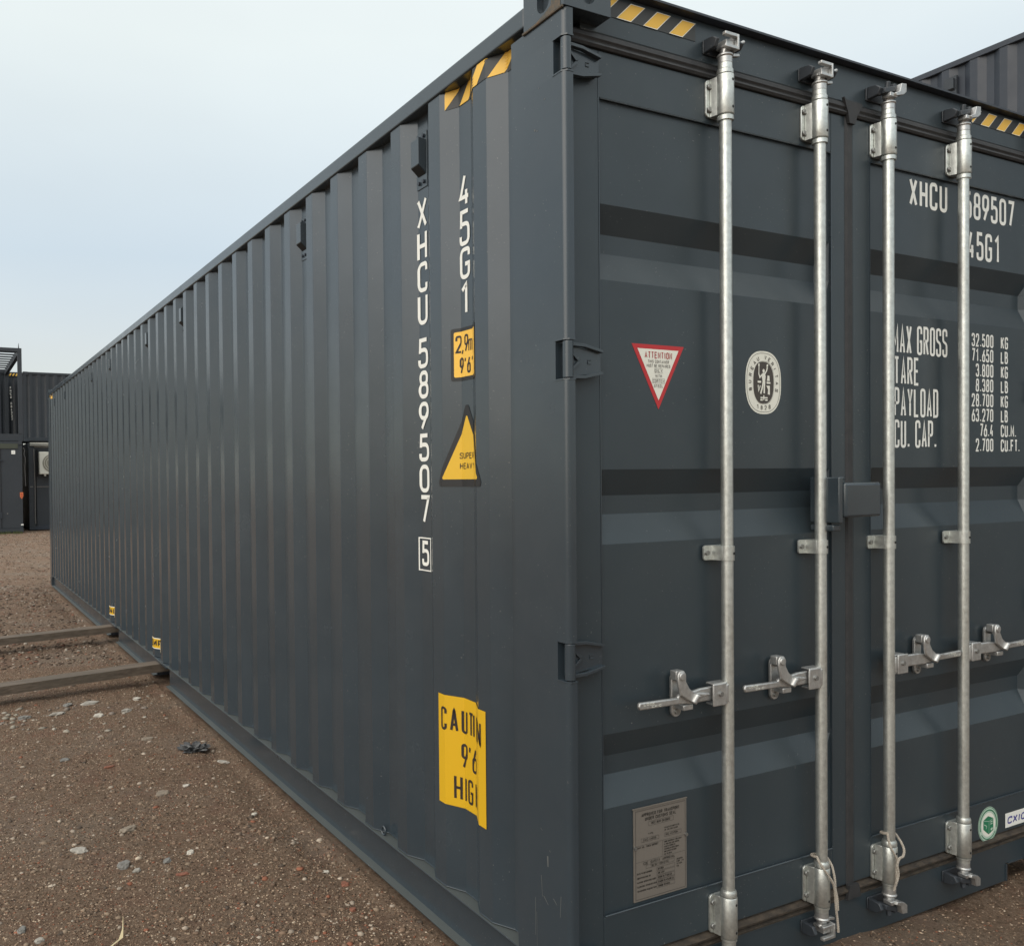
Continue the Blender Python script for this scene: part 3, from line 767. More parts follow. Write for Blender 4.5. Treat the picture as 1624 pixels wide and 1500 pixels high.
# hazard tape on the side, near and far end
def side_haz(ya, yb_, zlo, zhi, n, s):
    side_rect(ya, yb_, zlo, zhi, 'hazard_tape', M_TAPE)
    wd = .052
    for i in range(n):
        yl = ya+s*(-.052+i*.105)
        # parallelogram, leaning towards the door with height
        def P(u, v): return yl+s*(u)+(-.055)*(v-zlo)/(zhi-zlo)
        U = 6; V = 6; vs = []; fs = []
        for a in range(U+1):
            for b in range(V+1):
                z = zlo+(zhi-zlo)*b/V; y = min(max(P(wd*a/U, z), min(ya, yb_)), max(ya, yb_)); vs.append((wallx(y)-.0034, y, z))
        for a in range(U):
            for b in range(V): fs.append((a*(V+1)+b, (a+1)*(V+1)+b, (a+1)*(V+1)+b+1, a*(V+1)+b+1))
        MB().add(vs, fs).build('hazard_stripe', M_YEL2, box, fix=False)
side_haz(.640, .243, 2.740, 2.799, 5, -1)
side_haz(11.85, 11.50, 2.742, 2.796, 3, -1)
# hazard tape on the header
for xs, x0, x1 in ((.1615, .162, .539), (1.905, 1.948, 2.33)):
    right = x0 > 1
    MB().box(x0, x1, .0535, .0547, 2.8185, 2.8705).build('hazard_tape', M_BLK if right else M_TAPE, box)
    for i in range(5):
        a = (.131+.1005*i) if not right else (1.903+.1025*i)
        P = [(a, 2.8195), (a+.052, 2.8195), (a+.105, 2.8695), (a+.053, 2.8695)]
        if P[0][0] > x1 or P[1][0] > x1+.001: continue
        def clipx(P, xm):
            R = []
            for j in range(4):
                p, q = P[j], P[(j+1) % 4]
                if p[0] >= xm: R.append(p)
                if (p[0] < xm) != (q[0] < xm):
                    t = (xm-p[0])/(q[0]-p[0]); R.append((xm, p[1]+t*(q[1]-p[1])))
            return R
        P = clipx(P, x0+.0005)
        if len(P) < 3 or max(p[0] for p in P) > x1: continue
        fl = Flat(on_plane_y(.0535)); fl.poly(P[::1], .0004); fl.build('hazard_stripe', M_YEL2, box)
        cxm = sum(p[0] for p in P)/len(P); czm = sum(p[1] for p in P)/len(P)
        fl = Flat(on_plane_y(.0535)); fl.rib(P, True, .0022, .0009); fl.build('stripe_edge', M_CREAM, box)

# ---- marks on the doors
DP = on_plane_y(PY)
f = Flat(DP)
f.text('XHCU', 1.588, 2.467, .046, .100, .0135, .29); f.build('serial_lettering', M_WHITE, dr)
f = Flat(DP); f.text('589507', 1.920, 2.465, .045, .102, .0132, .25)
f.build('serial_lettering', M_WHITE, dr)
f = Flat(DP); f.text('45G1', 1.938, 2.315, .045, .107, .0132, .27); f.build('type_code_lettering', M_WHITE, dr)
f = Flat(DP)
for tx, z, n in (('MAX GROSS', 1.939, .104), ('TARE', 1.829, .100), ('PAYLOAD', 1.716, .104), ('CU. CAP.', 1.606, .100)):
    f.text(tx, 1.500 if tx[0] != 'M' else 1.491, z, .0305, n, .0100, .235)
f.build('weight_headings', M_WHITE, dr)
f = Flat(DP); rows = [('32.500', 'KG'), ('71.650', 'LB'), ('3.800', 'KG'), ('8.380', 'LB'), ('28.700', 'KG'), ('63.270', 'LB'), ('76.4', 'CU.M.'), ('2.700', 'CU.FT.')]
for i, (a, b_) in enumerate(rows):
    z = 1.990-i*.0565
    f.text(a, 2.106, z, .0212, .0500, .0070, .24, align='r'); 
f.build('weight_figures', M_WHITE, dr)
f = Flat(DP)
for i, (a, b_) in enumerate(rows): f.text(b_, 2.156, 1.990-i*.0565, .0212, .0475, .0070, .24)
f.build('unit_lettering', M_WHITE, dr)
# attention triangle
T = on_plane_y(PY)
at = Flat(T); at.poly([(.288, 1.902), (.391, 1.712), (.494, 1.902)], 0.); ao = at.build('repair_sticker', M_RED, dl)
at = Flat(T); at.poly([(.310, 1.889), (.391, 1.739), (.472, 1.889)], .0005); at.build('sticker_field', M_CREAM, ao)
f = Flat(T); f.text('ATTENTION', .391, 1.862, .0102, .0195, .0028, .26, .001, 'c'); f.build('sticker_heading', M_REDT, ao)
f = Flat(T)
for tx, z, h, w_ in (('THIS CONTAINER', 1.8485, .0090, .0052), ('MUST BE REPAIRED', 1.8360, .0090, .0050), ('ONLY', 1.8215, .0090, .0060), ('WITH', 1.8065, .0090, .0060), ('CORTEN', 1.7915, .0090, .0060), ('STEEL', 1.7770, .0090, .0060)):
    f.text(tx, .391, z, w_, h, .0013, .26, .001, 'c')
f.rib([(.376, 1.8195), (.406, 1.8195), (.406, 1.8330), (.376, 1.8330)], True, .0007, .001); f.rib([(.367, 1.7895), (.415, 1.7895), (.415, 1.8030), (.367, 1.8030)], True, .0007, .001)
f.build('sticker_lettering', M_GREYT, ao)
# oval classification emblem
ox, oz, oa, ob = .838, 1.809, .0815, .1000
def supel(a, b, n=48, p=2.5): return [(ox+a*math.copysign(abs(math.cos(t))**(2/p), math.cos(t)), oz+b*math.copysign(abs(math.sin(t))**(2/p), math.sin(t))) for t in [2*PI*i/n for i in range(n)]]
e = Flat(T); e.poly(supel(oa, ob), 0); eo = e.build('emblem_sticker', M_CREAM, dl)
e = Flat(T); e.poly(supel(.046, .066), .0005); e.build('emblem_field', M_BROWNV, eo)
e = Flat(T); e.rib(supel(.0755, .0935), True, .0012, .0006); e.rib(supel(.047, .0675), True, .001, .0011)
txt = 'BUREAU VERITAS'
for i, ch in enumerate(txt):
    a = math.radians(196-(196+16)*i/(len(txt)-1)); px, pz = ox+.0610*math.cos(a), oz+.0800*math.sin(a)
    n_ = Vector((math.cos(a)/.061, math.sin(a)/.08)).normalized(); rot = math.atan2(n_.y, n_.x)-PI/2
    e.text(ch, px-.0042*math.cos(rot)+.0055*math.sin(rot), pz-.0042*math.sin(rot)-.0055*math.cos(rot), .0095, .0128, .0022, .3, .0006, 'l', rot)
for i, ch in enumerate('1828'):
    px = ox-.0315+.0180*i; e.text(ch, px, oz-.0865+.0016*(abs(i-1.5)**2), .0090, .0135, .0022, .3, .0006)
e.build('emblem_lettering', M_BROWNV, eo)
e = Flat(T); q = lambda P: [(ox+x*.001, oz+z*.001) for x, z in P]
e.poly(q([(-6, 38), (-1, 44), (5, 40), (4, 32), (-3, 31)]), .0012)                # head
e.poly(q([(-6, 30), (5, 31), (9, 20), (6, 2), (-5, 4), (-9, 18)]), .0012)          # torso
e.rib(q([(5, 28), (13, 38), (17, 50)]), False, .005, .0013); e.poly(q([(13, 50), (20, 52), (21, 60), (14, 58)]), .0012)
e.rib(q([(-7, 26), (-18, 16), (-22, 26)]), False, .005, .0013); e.rib(q([(-23, 24), (-22, 56)]), False, .0035, .0014); e.poly(q([(-26, 52), (-18, 52), (-19, 60), (-24, 60)]), .0012)
e.rib(q([(-2, 6), (-8, -18), (-15, -36)]), False, .0065, .0013); e.rib(q([(4, 4), (2, -16), (2, -34)]), False, .0065, .0014)
e.rib(q([(-28, 2), (-12, 2)]), False, .006, .0013); e.rib(q([(13, 0), (30, 0)]), False, .006, .0013)
e.poly(q([(14, 6), (28, 6), (26, 22), (18, 24)]), .0012); e.rib(q([(-26, -8), (-24, -28), (-16, -10)]), False, .004, .0013)
e.poly(q([(12, -9), (28, -9), (28, -38), (18, -36), (20, -22)]), .0012)
e.rib(q([(-16, -48), (17, -48)]), False, .004, .0013); e.rib(q([(0, -40), (0, -56)]), False, .004, .0014); e.rib(q([(-16, -55), (-5, -55)]), False, .005, .0013); e.rib(q([(6, -55), (17, -55)]), False, .005, .0013)
e.build('emblem_figure', M_CREAM, eo)
# approval plate
pl = MB().box(.282, .492, PY-.004, PY-.0002, .268, .542).build('approval_plate', M_PLATE, dl, bevel=.001)
MB().box(.275, .492, PY-.007, PY-.0043, .5425, .5455).build('plate_holder_lip', M_PLATE, pl)
PT = on_plane_y(PY-.0040)
f = Flat(PT); px0, pz0 = .282, .268; PWd, PHt = .210, .274
pp = lambda u, v: (px0+u*PWd, pz0+v*PHt)
def pt(tx, u, v, w_, h, t_, al='l', g=.28): f.text(tx, *pp(u, v), w_*PWd, h*PHt, t_, g, 0., al)
def pb(u0, v0, u1, v1, t_=.0006): f.rib([pp(u0, v0), pp(u1, v0), pp(u1, v1), pp(u0, v1)], True, t_)
pb(.03, .025, .97, .975, .0009)
pt('APPROVED FOR TRANSPORT', .50, .905, .0265, .036, .0017, 'c'); pt('UNDER CUSTOMS SEAL', .50, .858, .0265, .036, .0017, 'c')
pb(.27, .795, .74, .842); pt('REC BUR 062800', .5, .806, .021, .026, .0013, 'c')
pt('TYPE', .26, .70, .02, .018, .0009); pb(.13, .632, .46, .672); pt('CXIC-4HC05', .17, .641, .02, .022, .0011)
pt("MANUFACTURER'S NO.", .57, .725, .0135, .017, .001); pt('OF THE CONTAINER', .57, .698, .0135, .017, .001); pb(.57, .635, .89, .675); pt('XHC 4237584', .59, .645, .018, .022, .0010)
f.rib([pp(.03, .60), pp(.97, .60)], False, .0006); f.rib([pp(.53, .60), pp(.53, .435)], False, .0006)
pt('UNIT NO.', .06, .57, .016, .019, .0012); pt('XHCU 589507', .23, .57, .0165, .022, .0013)
for i, tx in enumerate(('WOOD COMPONENT TREATMENT', 'IM TREATED AND TESTED', 'MANUFACTURED BY', 'NANTONG INTERNATIONAL', 'CONTAINER FACTORY', 'NO. 78 CHINA')):
    pt(tx, .56, .570-.027*i, .0115, .017, .0012)
f.rib([pp(.03, .425), pp(.97, .425)], False, .0006)
pt('CSC  SAFETY  APPROVAL', .47, .383, .024, .030, .0013, 'c')
pb(.22, .340, .75, .374); pt('GB-BV-12345/20', .48, .347, .018, .020, .001, 'c')
for i, (a_, b_) in enumerate((('DATE MANUFACTURED', '02/2024'), ('IDENTIFICATION NO.', 'XHC 4237'), ('MAXIMUM OPERATING MASS', '32500 KG 71650 LB'), ('ALLOWABLE STACKING LOAD', '216000 KG 476200 LB'), ('TRANSVERSE RACKING TEST', '150000 NEWTONS'))):
    v_ = .292-.047*i
    pt(a_, .055, v_, .0130, .019, .0013); pb(.42, v_-.008, .76, v_+.030); pt(b_, .44, v_, .0130, .021, .0013)
for i in range(4): pt(('DESIGN', 'FOR 1.8', 'STACK', 'KG')[i], .80, .345-.026*i, .017, .017, .0013)
f.build('plate_lettering', M_PTXT, pl)
for x, z in ((.286, .428), (.489, .432)): MB().cyl((x, PY-.004, z), (x, PY-.0085, z), .0055, 10).build('plate_rivet', M_ZINC, pl, True)
# green round sticker, blue-lettered label on the right door
FP = on_plane_y(FY)
gc = lambda r, n=36: [(2.060+r*math.cos(2*PI*i/n), .167+r*1.02*math.sin(2*PI*i/n)) for i in range(n)]
g = Flat(FP); g.poly(gc(.0665), 0.); go = g.build('round_sticker', M_GRNB, dr)
g = Flat(FP); g.poly(gc(.0450), .0005); g.build('sticker_field', M_CREAM, go)
g = Flat(FP); g.rib(gc(.0635), True, .0022, .0006); g.rib([(2.060+.0545*math.cos(a), .167+.0555*math.sin(a)) for a in [math.radians(200-220*i/20) for i in range(21)]], False, .0052, .0007)
g.rib([(2.060+.0545*math.cos(a), .167+.0555*math.sin(a)) for a in [math.radians(215+110*i/12) for i in range(13)]], False, .0035, .0008)
gq = lambda P: [(2.060+x*.001, .167+z*.001) for x, z in P]
g.poly(gq([(-33, 20), (-2, 33), (33, 20), (33, -26), (2, -38), (-33, -14)]), .0010); g.build('container_symbol', M_GREEN, go)
g = Flat(FP); g.rib(gq([(-33, 19), (4, 12), (33, 20)]), False, .0016, .0014); g.rib(gq([(3, 11), (2, -36)]), False, .0016, .0015)
g.rib(gq([(12, 8), (26, 10)]), False, .004, .0014); g.rib(gq([(12, 0), (26, 2)]), False, .004, .0014); g.rib(gq([(-28, 4), (-12, -4), (-16, -14)]), False, .003, .0014); g.rib(gq([(14, -22), (27, -18)]), False, .008, .0014)
g.build('symbol_lines', M_GRNB, go)
g = Flat(FP); g.poly([(2.175, .131), (2.41, .131), (2.41, .187), (2.175, .187)], 0.); lo_ = g.build('maker_label', M_WHITE, dr)
g = Flat(FP); g.text('CXIC', 2.187, .144, .030, .028, .0058, .22, .0006, slant=.22); g.text('GROUP', 2.345, .144, .010, .012, .002, .3, .0006); g.build('label_lettering', M_BLUE, lo_)
# scratches low on the corner post
s = MB()
for (y, z, dy, dz, t_) in ((.128, .385, -.006, -.06, .002), (.118, .33, -.022, -.018, .004), (.150, .27, -.002, -.10, .0012), (.075, .34, -.018, -.012, .004), (.040, .36, .003, -.06, .002), (.10, .45, -.004, -.03, .006), (.155, .31, .001, -.11, .0016), (.13, .52, -.01, -.005, .003), (.09, .47, -.006, -.004, .003), (.032, .15, -.001, -.05, .002)):
    s.add([(-.0006, y, z), (-.0006, y-t_, z), (-.0006, y+dy-t_*.4, z+dz), (-.0006, y+dy+t_*.3, z+dz)], [(0, 1, 2, 3)])
for (y, z, r) in ((.13, 2.49, .004), (.12, 2.485, .003), (.085, 2.56, .0025), (.11, 2.60, .002)):
    s.add([(-.0006, y+r, z), (-.0006, y, z-r), (-.0006, y-r, z), (-.0006, y, z+r)], [(0, 1, 2, 3)])
s.build('paint_scratches', mat('scratch', (.11, .115, .11), .7), box, fix=False)

# ------------------------------------------------------------------ ropes tied round the bars
def smooth_path(P, n=10):
    P = [Vector(p) for p in P]; Q = [P[0]*2-P[1]]+P+[P[-1]*2-P[-2]]; R = []
    for i in range(1, len(Q)-2):
        for k in range(n):
            t = k/n; a, b, c, d = Q[i-1], Q[i], Q[i+1], Q[i+2]
            R.append(.5*((2*b)+(c-a)*t+(2*a-5*b+4*c-d)*t*t+(-a+3*b-3*c+d)*t**3))
    R.append(P[-1]); return R
def twist(m_, path, r, rs, turns):
    n = len(path); a = None
    L_ = [0]
    for i in range(1, n): L_.append(L_[-1]+(path[i]-path[i-1]).length)
    for s in range(3):
        pts = []; a = None
        for i, p in enumerate(path):
            d = (path[min(i+1, n-1)]-path[max(i-1, 0)]).normalized()
            if a is None: a = d.orthogonal().normalized()
            a = (a-d*a.dot(d)).normalized(); b = d.cross(a); t = 2*PI*(L_[i]*turns+s/3)
            pts.append(p+(a*math.cos(t)+b*math.sin(t))*r)
        m_.tube(pts, rs, 6)
def loop(cx, z, rr, a0, a1, dz=0): return [(cx+rr*math.cos(math.radians(a0+(a1-a0)*i/10)), .012+rr*math.sin(math.radians(a0+(a1-a0)*i/10)), z+dz*i/10) for i in range(11)]
rope = MB()
A = loop(1.043, .262, .029, 60, 190, .012)+[(1.008, -.006, .262), (1.024, -.018, .232), (1.048, -.022, .198), (1.060, -.022, .172), (1.064, -.022, .140), (1.068, -.022, .104), (1.074, -.022, .066), (1.078, -.022, .026)]
B = loop(1.043, .262, .029, 60, 10)+[(1.070, -.004, .240), (1.068, -.016, .205), (1.066, -.020, .172), (1.069, -.024, .140), (1.074, -.024, .10)]
twist(rope, smooth_path(A, 6), .0020, .0026, 55); twist(rope, smooth_path(B, 6), .0020, .0026, 55)
tag(rope.build('rope', M_ROPE, None, True), 'off white twisted cord hanging from the bottom of the second locking bar from the left', 'rope')
rope = MB()
A = loop(1.400, .268, .028, 70, 195, .014)+[(1.366, -.004, .262), (1.362, -.016, .240), (1.378, -.022, .210), (1.386, -.022, .190), (1.380, -.022, .160), (1.380, -.022, .130), (1.372, -.018, .094)]
B = loop(1.400, .268, .028, 70, 0)+[(1.432, -.004, .246), (1.428, -.018, .224), (1.410, -.026, .208), (1.390, -.026, .204), (1.378, -.026, .185), (1.384, -.026, .150), (1.374, -.024, .118)]
twist(rope, smooth_path(A, 6), .0020, .0026, 55); twist(rope, smooth_path(B, 6), .0020, .0026, 55)
tag(rope.build('rope', M_ROPE, None, True), 'off white cord knotted round the foot of the third locking bar from the left', 'rope')

# ------------------------------------------------------------------ wooden beams in the fork pockets
def beam(xa, ya, xb, yb, wd, z0, z1, label):
    d = Vector((xb-xa, yb-ya, 0)); Ln = d.length; d.normalize(); n_ = Vector((-d.y, d.x, 0)); S = 60; vs = []; fs = []
    for i in range(S+1):
        p = Vector((xa, ya, 0))+d*Ln*i/S
        j = lambda k: .004*mnoise.noise(Vector((i*.35, k*7.1, ya)))
        for k, (s, z) in enumerate(((-.5, z0), (.5, z0), (.5, z1), (.18, z1+.001), (-.2, z1-.001), (-.5, z1))):
            q = p+n_*(wd*s+j(k)); vs.append((q.x, q.y, z+j(k+9)*.7))
    for i in range(S):
        for k in range(6): fs.append((i*6+k, i*6+(k+1) % 6, i*6+6+(k+1) % 6, i*6+6+k))
    fs += [(5, 4, 3, 2, 1, 0), tuple(S*6+k for k in range(6))]
    o = MB().add(vs, fs).build('wooden_beam', M_WOOD, None, label=label); o['category'] = 'beam'; o['group'] = 'timber beams pushed into the fork pockets'
    return o
beam(-3.2, 4.418, .9, 5.17, .145, .036, .098, 'weathered timber beam in the nearer fork pocket of the long container')
beam(-3.2, 6.47, .9, 7.165, .145, .036, .098, 'weathered timber beam in the farther fork pocket of the long container')

# ------------------------------------------------------------------ containers in the background
def trap(y, ph=0.):
    t = (y+ph) % .278
    if t < .068: return 1-t/.068
    if t < .140: return 0.
    if t < .208: return (t-.140)/.068
    return 1.
def trap_bends(a, b, ph=0.):
    k0 = int((a+ph)//.278)-1; ys = [a, b]
    for k in range(k0, k0+int((b-a)/.278)+4):
        for d in (0, .068, .140, .208):
            y = k*.278+d-ph
            if a < y < b: ys.append(y)
    return sorted(ys)
def wall_y(x0, x1, y, z0, z1, dep, name, mt, parent, inward=1):      # wall in an xz plane
    xs = trap_bends(x0, x1); vs = []; fs = []
    for x in xs: vs += [(x, y+inward*dep*trap(x), z0), (x, y+inward*dep*trap(x), z1)]
    for i in range(len(xs)-1): fs.append((2*i, 2*i+2, 2*i+3, 2*i+1))
    return MB().add(vs, fs).build(name, mt, parent, fix=False)
def wall_x(x, y0, y1, z0, z1, dep, name, mt, parent, inward=1, ph=0.):
    ys = trap_bends(y0, y1, ph); vs = []; fs = []
    for y in ys: vs += [(x+inward*dep*trap(y, ph), y, z0), (x+inward*dep*trap(y, ph), y, z1)]
    for i in range(len(ys)-1): fs.append((2*i, 2*i+2, 2*i+3, 2*i+1))
    return MB().add(vs, fs).build(name, mt, parent, fix=False)
def bg_container(label, x0, x1, y0, y1, z0, z1, mt, ph=0., group=None, vents=False):
    t = thing('shipping_container', label, 'shipping container', ((x0+x1)/2, (y0+y1)/2, z0), group)
    p = .07
    wall_x(x0+.008, y0+p, y1-p, z0+.12, z1-.06, .036, 'side_wall', mt, t, 1, ph); wall_x(x1-.008, y0+p, y1-p, z0+.12, z1-.06, .036, 'side_wall', mt, t, -1, ph)
    wall_y(x0+p, x1-p, y0+.008, z0+.12, z1-.06, .036, 'end_wall', mt, t, 1); wall_y(x0+p, x1-p, y1-.008, z0+.12, z1-.06, .036, 'end_wall', mt, t, -1)
    MB().box(x0+.05, x1-.05, y0+.05, y1-.05, z1-.05, z1-.03).build('roof', mt, t); MB().box(x0+.05, x1-.05, y0+.05, y1-.05, z0+.08, z0+.11).build('floor', mt, t)
    for x in (x0, x1-.06): MB().box(x, x+.06, y0+.12, y1-.12, z1-.066, z1-.006).build('top_rail', mt, t, bevel=.006)
    for x in (x0, x1-.05): MB().box(x, x+.05, y0+.12, y1-.12, z0+.02, z0+.14).build('bottom_rail', mt, t, bevel=.006)
    for y in (y0, y1-.06):
        MB().box(x0+.15, x1-.15, y, y+.06, z1-.09, z1-.006).build('end_header', mt, t, bevel=.006); MB().box(x0+.15, x1-.15, y, y+.06, z0+.02, z0+.14).build('end_sill', mt, t, bevel=.006)
    for x in (x0, x1-.10):
        for y in (y0, y1-.10):
            MB().box(x+.001, x+.099, y+.001, y+.099, z0+.118, z1-.118).build('corner_post', mt, t, bevel=.008)
    for x in (x0-.003, x1-.159):
        for y in (y0-.003, y1-.175):
            for z in (z0, z1-.118): MB().box(x, x+.162, y, y+.178, z, z+.118).build('corner_casting', mt, t, bevel=.008)
    return t
# stack beyond, on the right
bg_container('dark container under another one, behind the doors of the near container', 7.95, 10.39, -3.0, 9.2, GZ, 2.856, M_PAINT2, .0, 'two high container stack on the right')
rs = bg_container('dark corrugated container on top of its stack, seen over the right door', 7.95, 10.39, -3.0, 9.2, 2.870, 5.77, M_PAINT2, .06, 'two high container stack on the right')
v = MB(); v.box(7.952, 7.98, 3.545, 3.665, 5.42, 5.61).prism([(7.951, 5.46), (7.951, 5.58), (7.925, 5.58), (7.925, 5.48)], 'y', 3.56, 3.65); v.build('air_vent', M_PAINT3, rs)
# container A: flat-walled unit at ground level, far left
AX = .885
ta = thing('site_cabin', 'dark flat sided container cabin at ground level, far left, with a white square notice', 'cabin', (-2.2, 30.4, GZ))
m_ = MB().box(-5.2, AX, 27.42, 33.4, .10, 2.60); m_.build('cabin_wall', M_PAINT3, ta, bevel=.01)
MB().box(-5.2, AX, 27.40, 33.4, -.01, .0995).build('bottom_rail', M_PAINT3, ta)
MB().box(-5.2, AX-.12, 27.395, 27.419, 2.57, 2.72).build('green_band', mat('dull_green_strip', (.055, .062, .045), .6), ta)
MB().box(-5.2, AX, 27.42, 33.4, 2.601, 2.79).build('top_rail', M_PAINT3, ta)
MB().box(AX-.10, AX+.006, 27.39, 27.52, 2.68, 2.80).box(AX-.10, AX+.006, 27.39, 27.52, -.03, .09).split('corner_casting', M_PAINT3, ta, bevel=.01)
MB().box(.262, .276, 27.405, 27.42, .12, 2.55).box(-1.1, -1.086, 27.405, 27.42, .12, 2.55).split('panel_joint', M_DARK, ta)
MB().box(.24, .33, 27.36, 27.419, 2.19, 2.22).box(.24, .28, 27.36, 27.419, .42, .60).split('door_fitting', M_PAINT2, ta)
MB().box(.578, .688, 27.410, 27.419, 2.395, 2.512).build('white_notice', M_WHITE, ta)
MB().box(.625, .64, 27.408, 27.4098, 2.44, 2.46).build('notice_print', M_GREYT, ta)
sh = MB(); sh.prism([(.805, 1.21), (.900, 1.21), (.900, 1.08), (.853, 1.00), (.805, 1.08)], 'y', 27.408, 27.419); so = sh.build('orange_shield_sticker', M_ORANGE, ta)
MB().prism([(.826, 1.17), (.872, 1.17), (.872, 1.09), (.853, 1.05), (.840, 1.08), (.860, 1.12)], 'y', 27.404, 27.4075).build('shield_print', M_REDT, so)
MB().box(.82, .895, 27.410, 27.419, .185, .225).build('white_tag', M_WHITE, ta)
MB().cyl((.44, 27.42, .56), (.44, 27.40, .56), .02, 10).build('plug', M_GREYT, ta)
# terrace frame on top of A
tb = thing('roof_terrace_frame', 'open dark steel frame with slatted roof standing on the far left cabin', 'terrace frame', (-2.2, 30.6, 2.80))
for x in (AX-.075, -5.2):
    for y in (27.55, 33.25): MB().box(x, x+.125, y, y+.12, 3.03, 5.585).build('corner_post', M_PAINT3, tb, bevel=.008)
MB().box(-5.2, AX+.05, 27.55, 27.67, 5.5855, 5.70).build('front_beam', M_PAINT3, tb, bevel=.006)
MB().box(-5.2, AX+.05, 33.25, 33.37, 5.5855, 5.70).build('back_beam', M_PAINT3, tb)
for x in (-5.2, AX-.07): MB().box(x, x+.11, 27.671, 33.249, 5.50, 5.70).build('side_beam', M_PAINT3, tb)
MB().box(-5.2, AX+.05, 27.55, 27.67, 2.81, 3.029).build('floor_beam', M_PAINT3, tb)
MB().box(-5.2, AX+.05, 27.671, 33.37, 2.81, 2.98).build('terrace_floor', M_PAINT3, tb)
for i in range(8):
    y = 28.25+.60*i
    MB().box(-5.09, AX-.072, y, y+.16, 5.655, 5.685).build('roof_slat', M_PAINT3, tb)
MB().cyl((AX-.03, 27.61, 5.70), (AX-.03, 27.61, 5.86), .018, 8, .004).build('spike', M_PAINT3, tb)
# container behind the terrace
bc = bg_container('dark corrugated container behind the slatted terrace, with white vertical lettering', -10.7, 1.44, 33.60, 36.03, 2.84, 5.66, M_PAINT3)
f = Flat(lambda u, v, l: (u, 33.585-l, v))
for i, ch in enumerate('XHCU 584237'):
    f.text(ch, 1.00+.004*i, 5.02-.118*i, .055, .095, .022)
f.build('serial_lettering', M_WHITE, bc)
MB().box(.98, 1.42, 33.56, 33.58, 5.50, 5.60).build('hazard_tape', M_BLK, bc)
for i in range(4):
    fl = Flat(lambda u, v, l: (u, 33.559-l, v)); a = .98+.11*i; fl.poly([(a, 5.505), (a+.055, 5.505), (a+.10, 5.595), (a+.045, 5.595)]); fl.build('hazard_stripe', M_YEL2, bc)
# right of it: lower cabin C and container D on top
bg_container('dark corrugated container stacked above the cabin with the air conditioner', 1.255, 7.3, 31.0, 33.44, 2.95, 5.385, M_PAINT3)
tcb = thing('site_cabin', 'dark container cabin at ground level behind the far end, carrying the air conditioner', 'cabin', (4.0, 31.0, GZ))
MB().box(1.17, 7.3, 28.70, 34.5, .00, 2.80).build('cabin_wall', M_PAINT3, tcb)
MB().box(1.17, 1.36, 28.60, 28.699, .06, 2.64).build('corner_post', M_PAINT3, tcb, bevel=.01)
MB().box(1.361, 7.3, 28.64, 28.699, -.03, .09).build('bottom_rail', M_PAINT2, tcb, label='dusty bottom rail')
MB().box(1.17, 1.36, 28.58, 28.699, -.035, .059).build('corner_casting', M_PAINT3, tcb, bevel=.01)
MB().box(1.361, 7.3, 28.665, 28.699, 2.645, 2.70).box(1.361, 7.3, 28.675, 28.699, 1.36, 1.385).box(1.20, 1.30, 28.585, 28.5995, 1.36, 1.39).split('grey_trim', M_GREYT, tcb)
MB().tube([(1.36, 28.57, .17), (1.345, 28.57, .40), (1.355, 28.57, 1.35), (1.335, 28.57, 2.60)], .016, 8).build('conduit', M_GREYT, tcb, True)
MB().box(1.395, 1.42, 28.66, 28.699, .10, 2.55).split('panel_joint', M_DARK, tcb)
MB().box(1.42, 1.47, 28.66, 28.699, 1.70, 2.58).split('panel_joint', M_DARK, tcb)
wb = MB().box(1.22, 4.2, 28.45, 28.60, 2.765, 2.80).box(1.22, 4.2, 28.50, 28.66, 2.71, 2.735); tag(wb.build('white_batten', M_ACW), 'pale batten lying along the roof edge of the cabin behind the far end', 'batten')
for (x, z) in ((.985, 2.55), (1.04, 2.45), (1.03, 2.2), (1.035, 2.1)): pass
cb = MB().tube([(.98, 28.2, 2.62), (1.03, 28.2, 2.55), (1.00, 28.2, 2.42), (1.04, 28.2, 2.30), (1.02, 28.2, 1.95), (1.04, 28.2, 1.4)], .014, 6); tag(cb.build('hanging_cable', M_GREYT, None, True), 'thin grey cable hanging in the dark gap between the two far left stacks', 'cable')
ac = thing('air_conditioner', 'cream air conditioner outdoor unit on the far cabin wall', 'air conditioner', (1.86, 28.5, 1.76))
MB().box(1.475, 2.33, 28.30, 28.60, 1.775, 2.50).build('casing', M_ACW, ac, bevel=.02)
MB().cyl((1.86, 28.30, 2.135), (1.86, 28.285, 2.135), .29, 40).build('fan_grille', M_ACG, ac, True)
for r in (.10, .17, .24): MB().tube([(1.86+r*math.cos(2*PI*i/36), 28.283, 2.135+r*math.sin(2*PI*i/36)) for i in range(36)], .006, 5, True).build('grille_ring', M_ACW, ac, True)
MB().box(1.62, 1.68, 28.35, 28.66, 1.72, 1.774).box(2.1, 2.16, 28.35, 28.66, 1.72, 1.774).split('wall_bracket', M_ACW, ac)

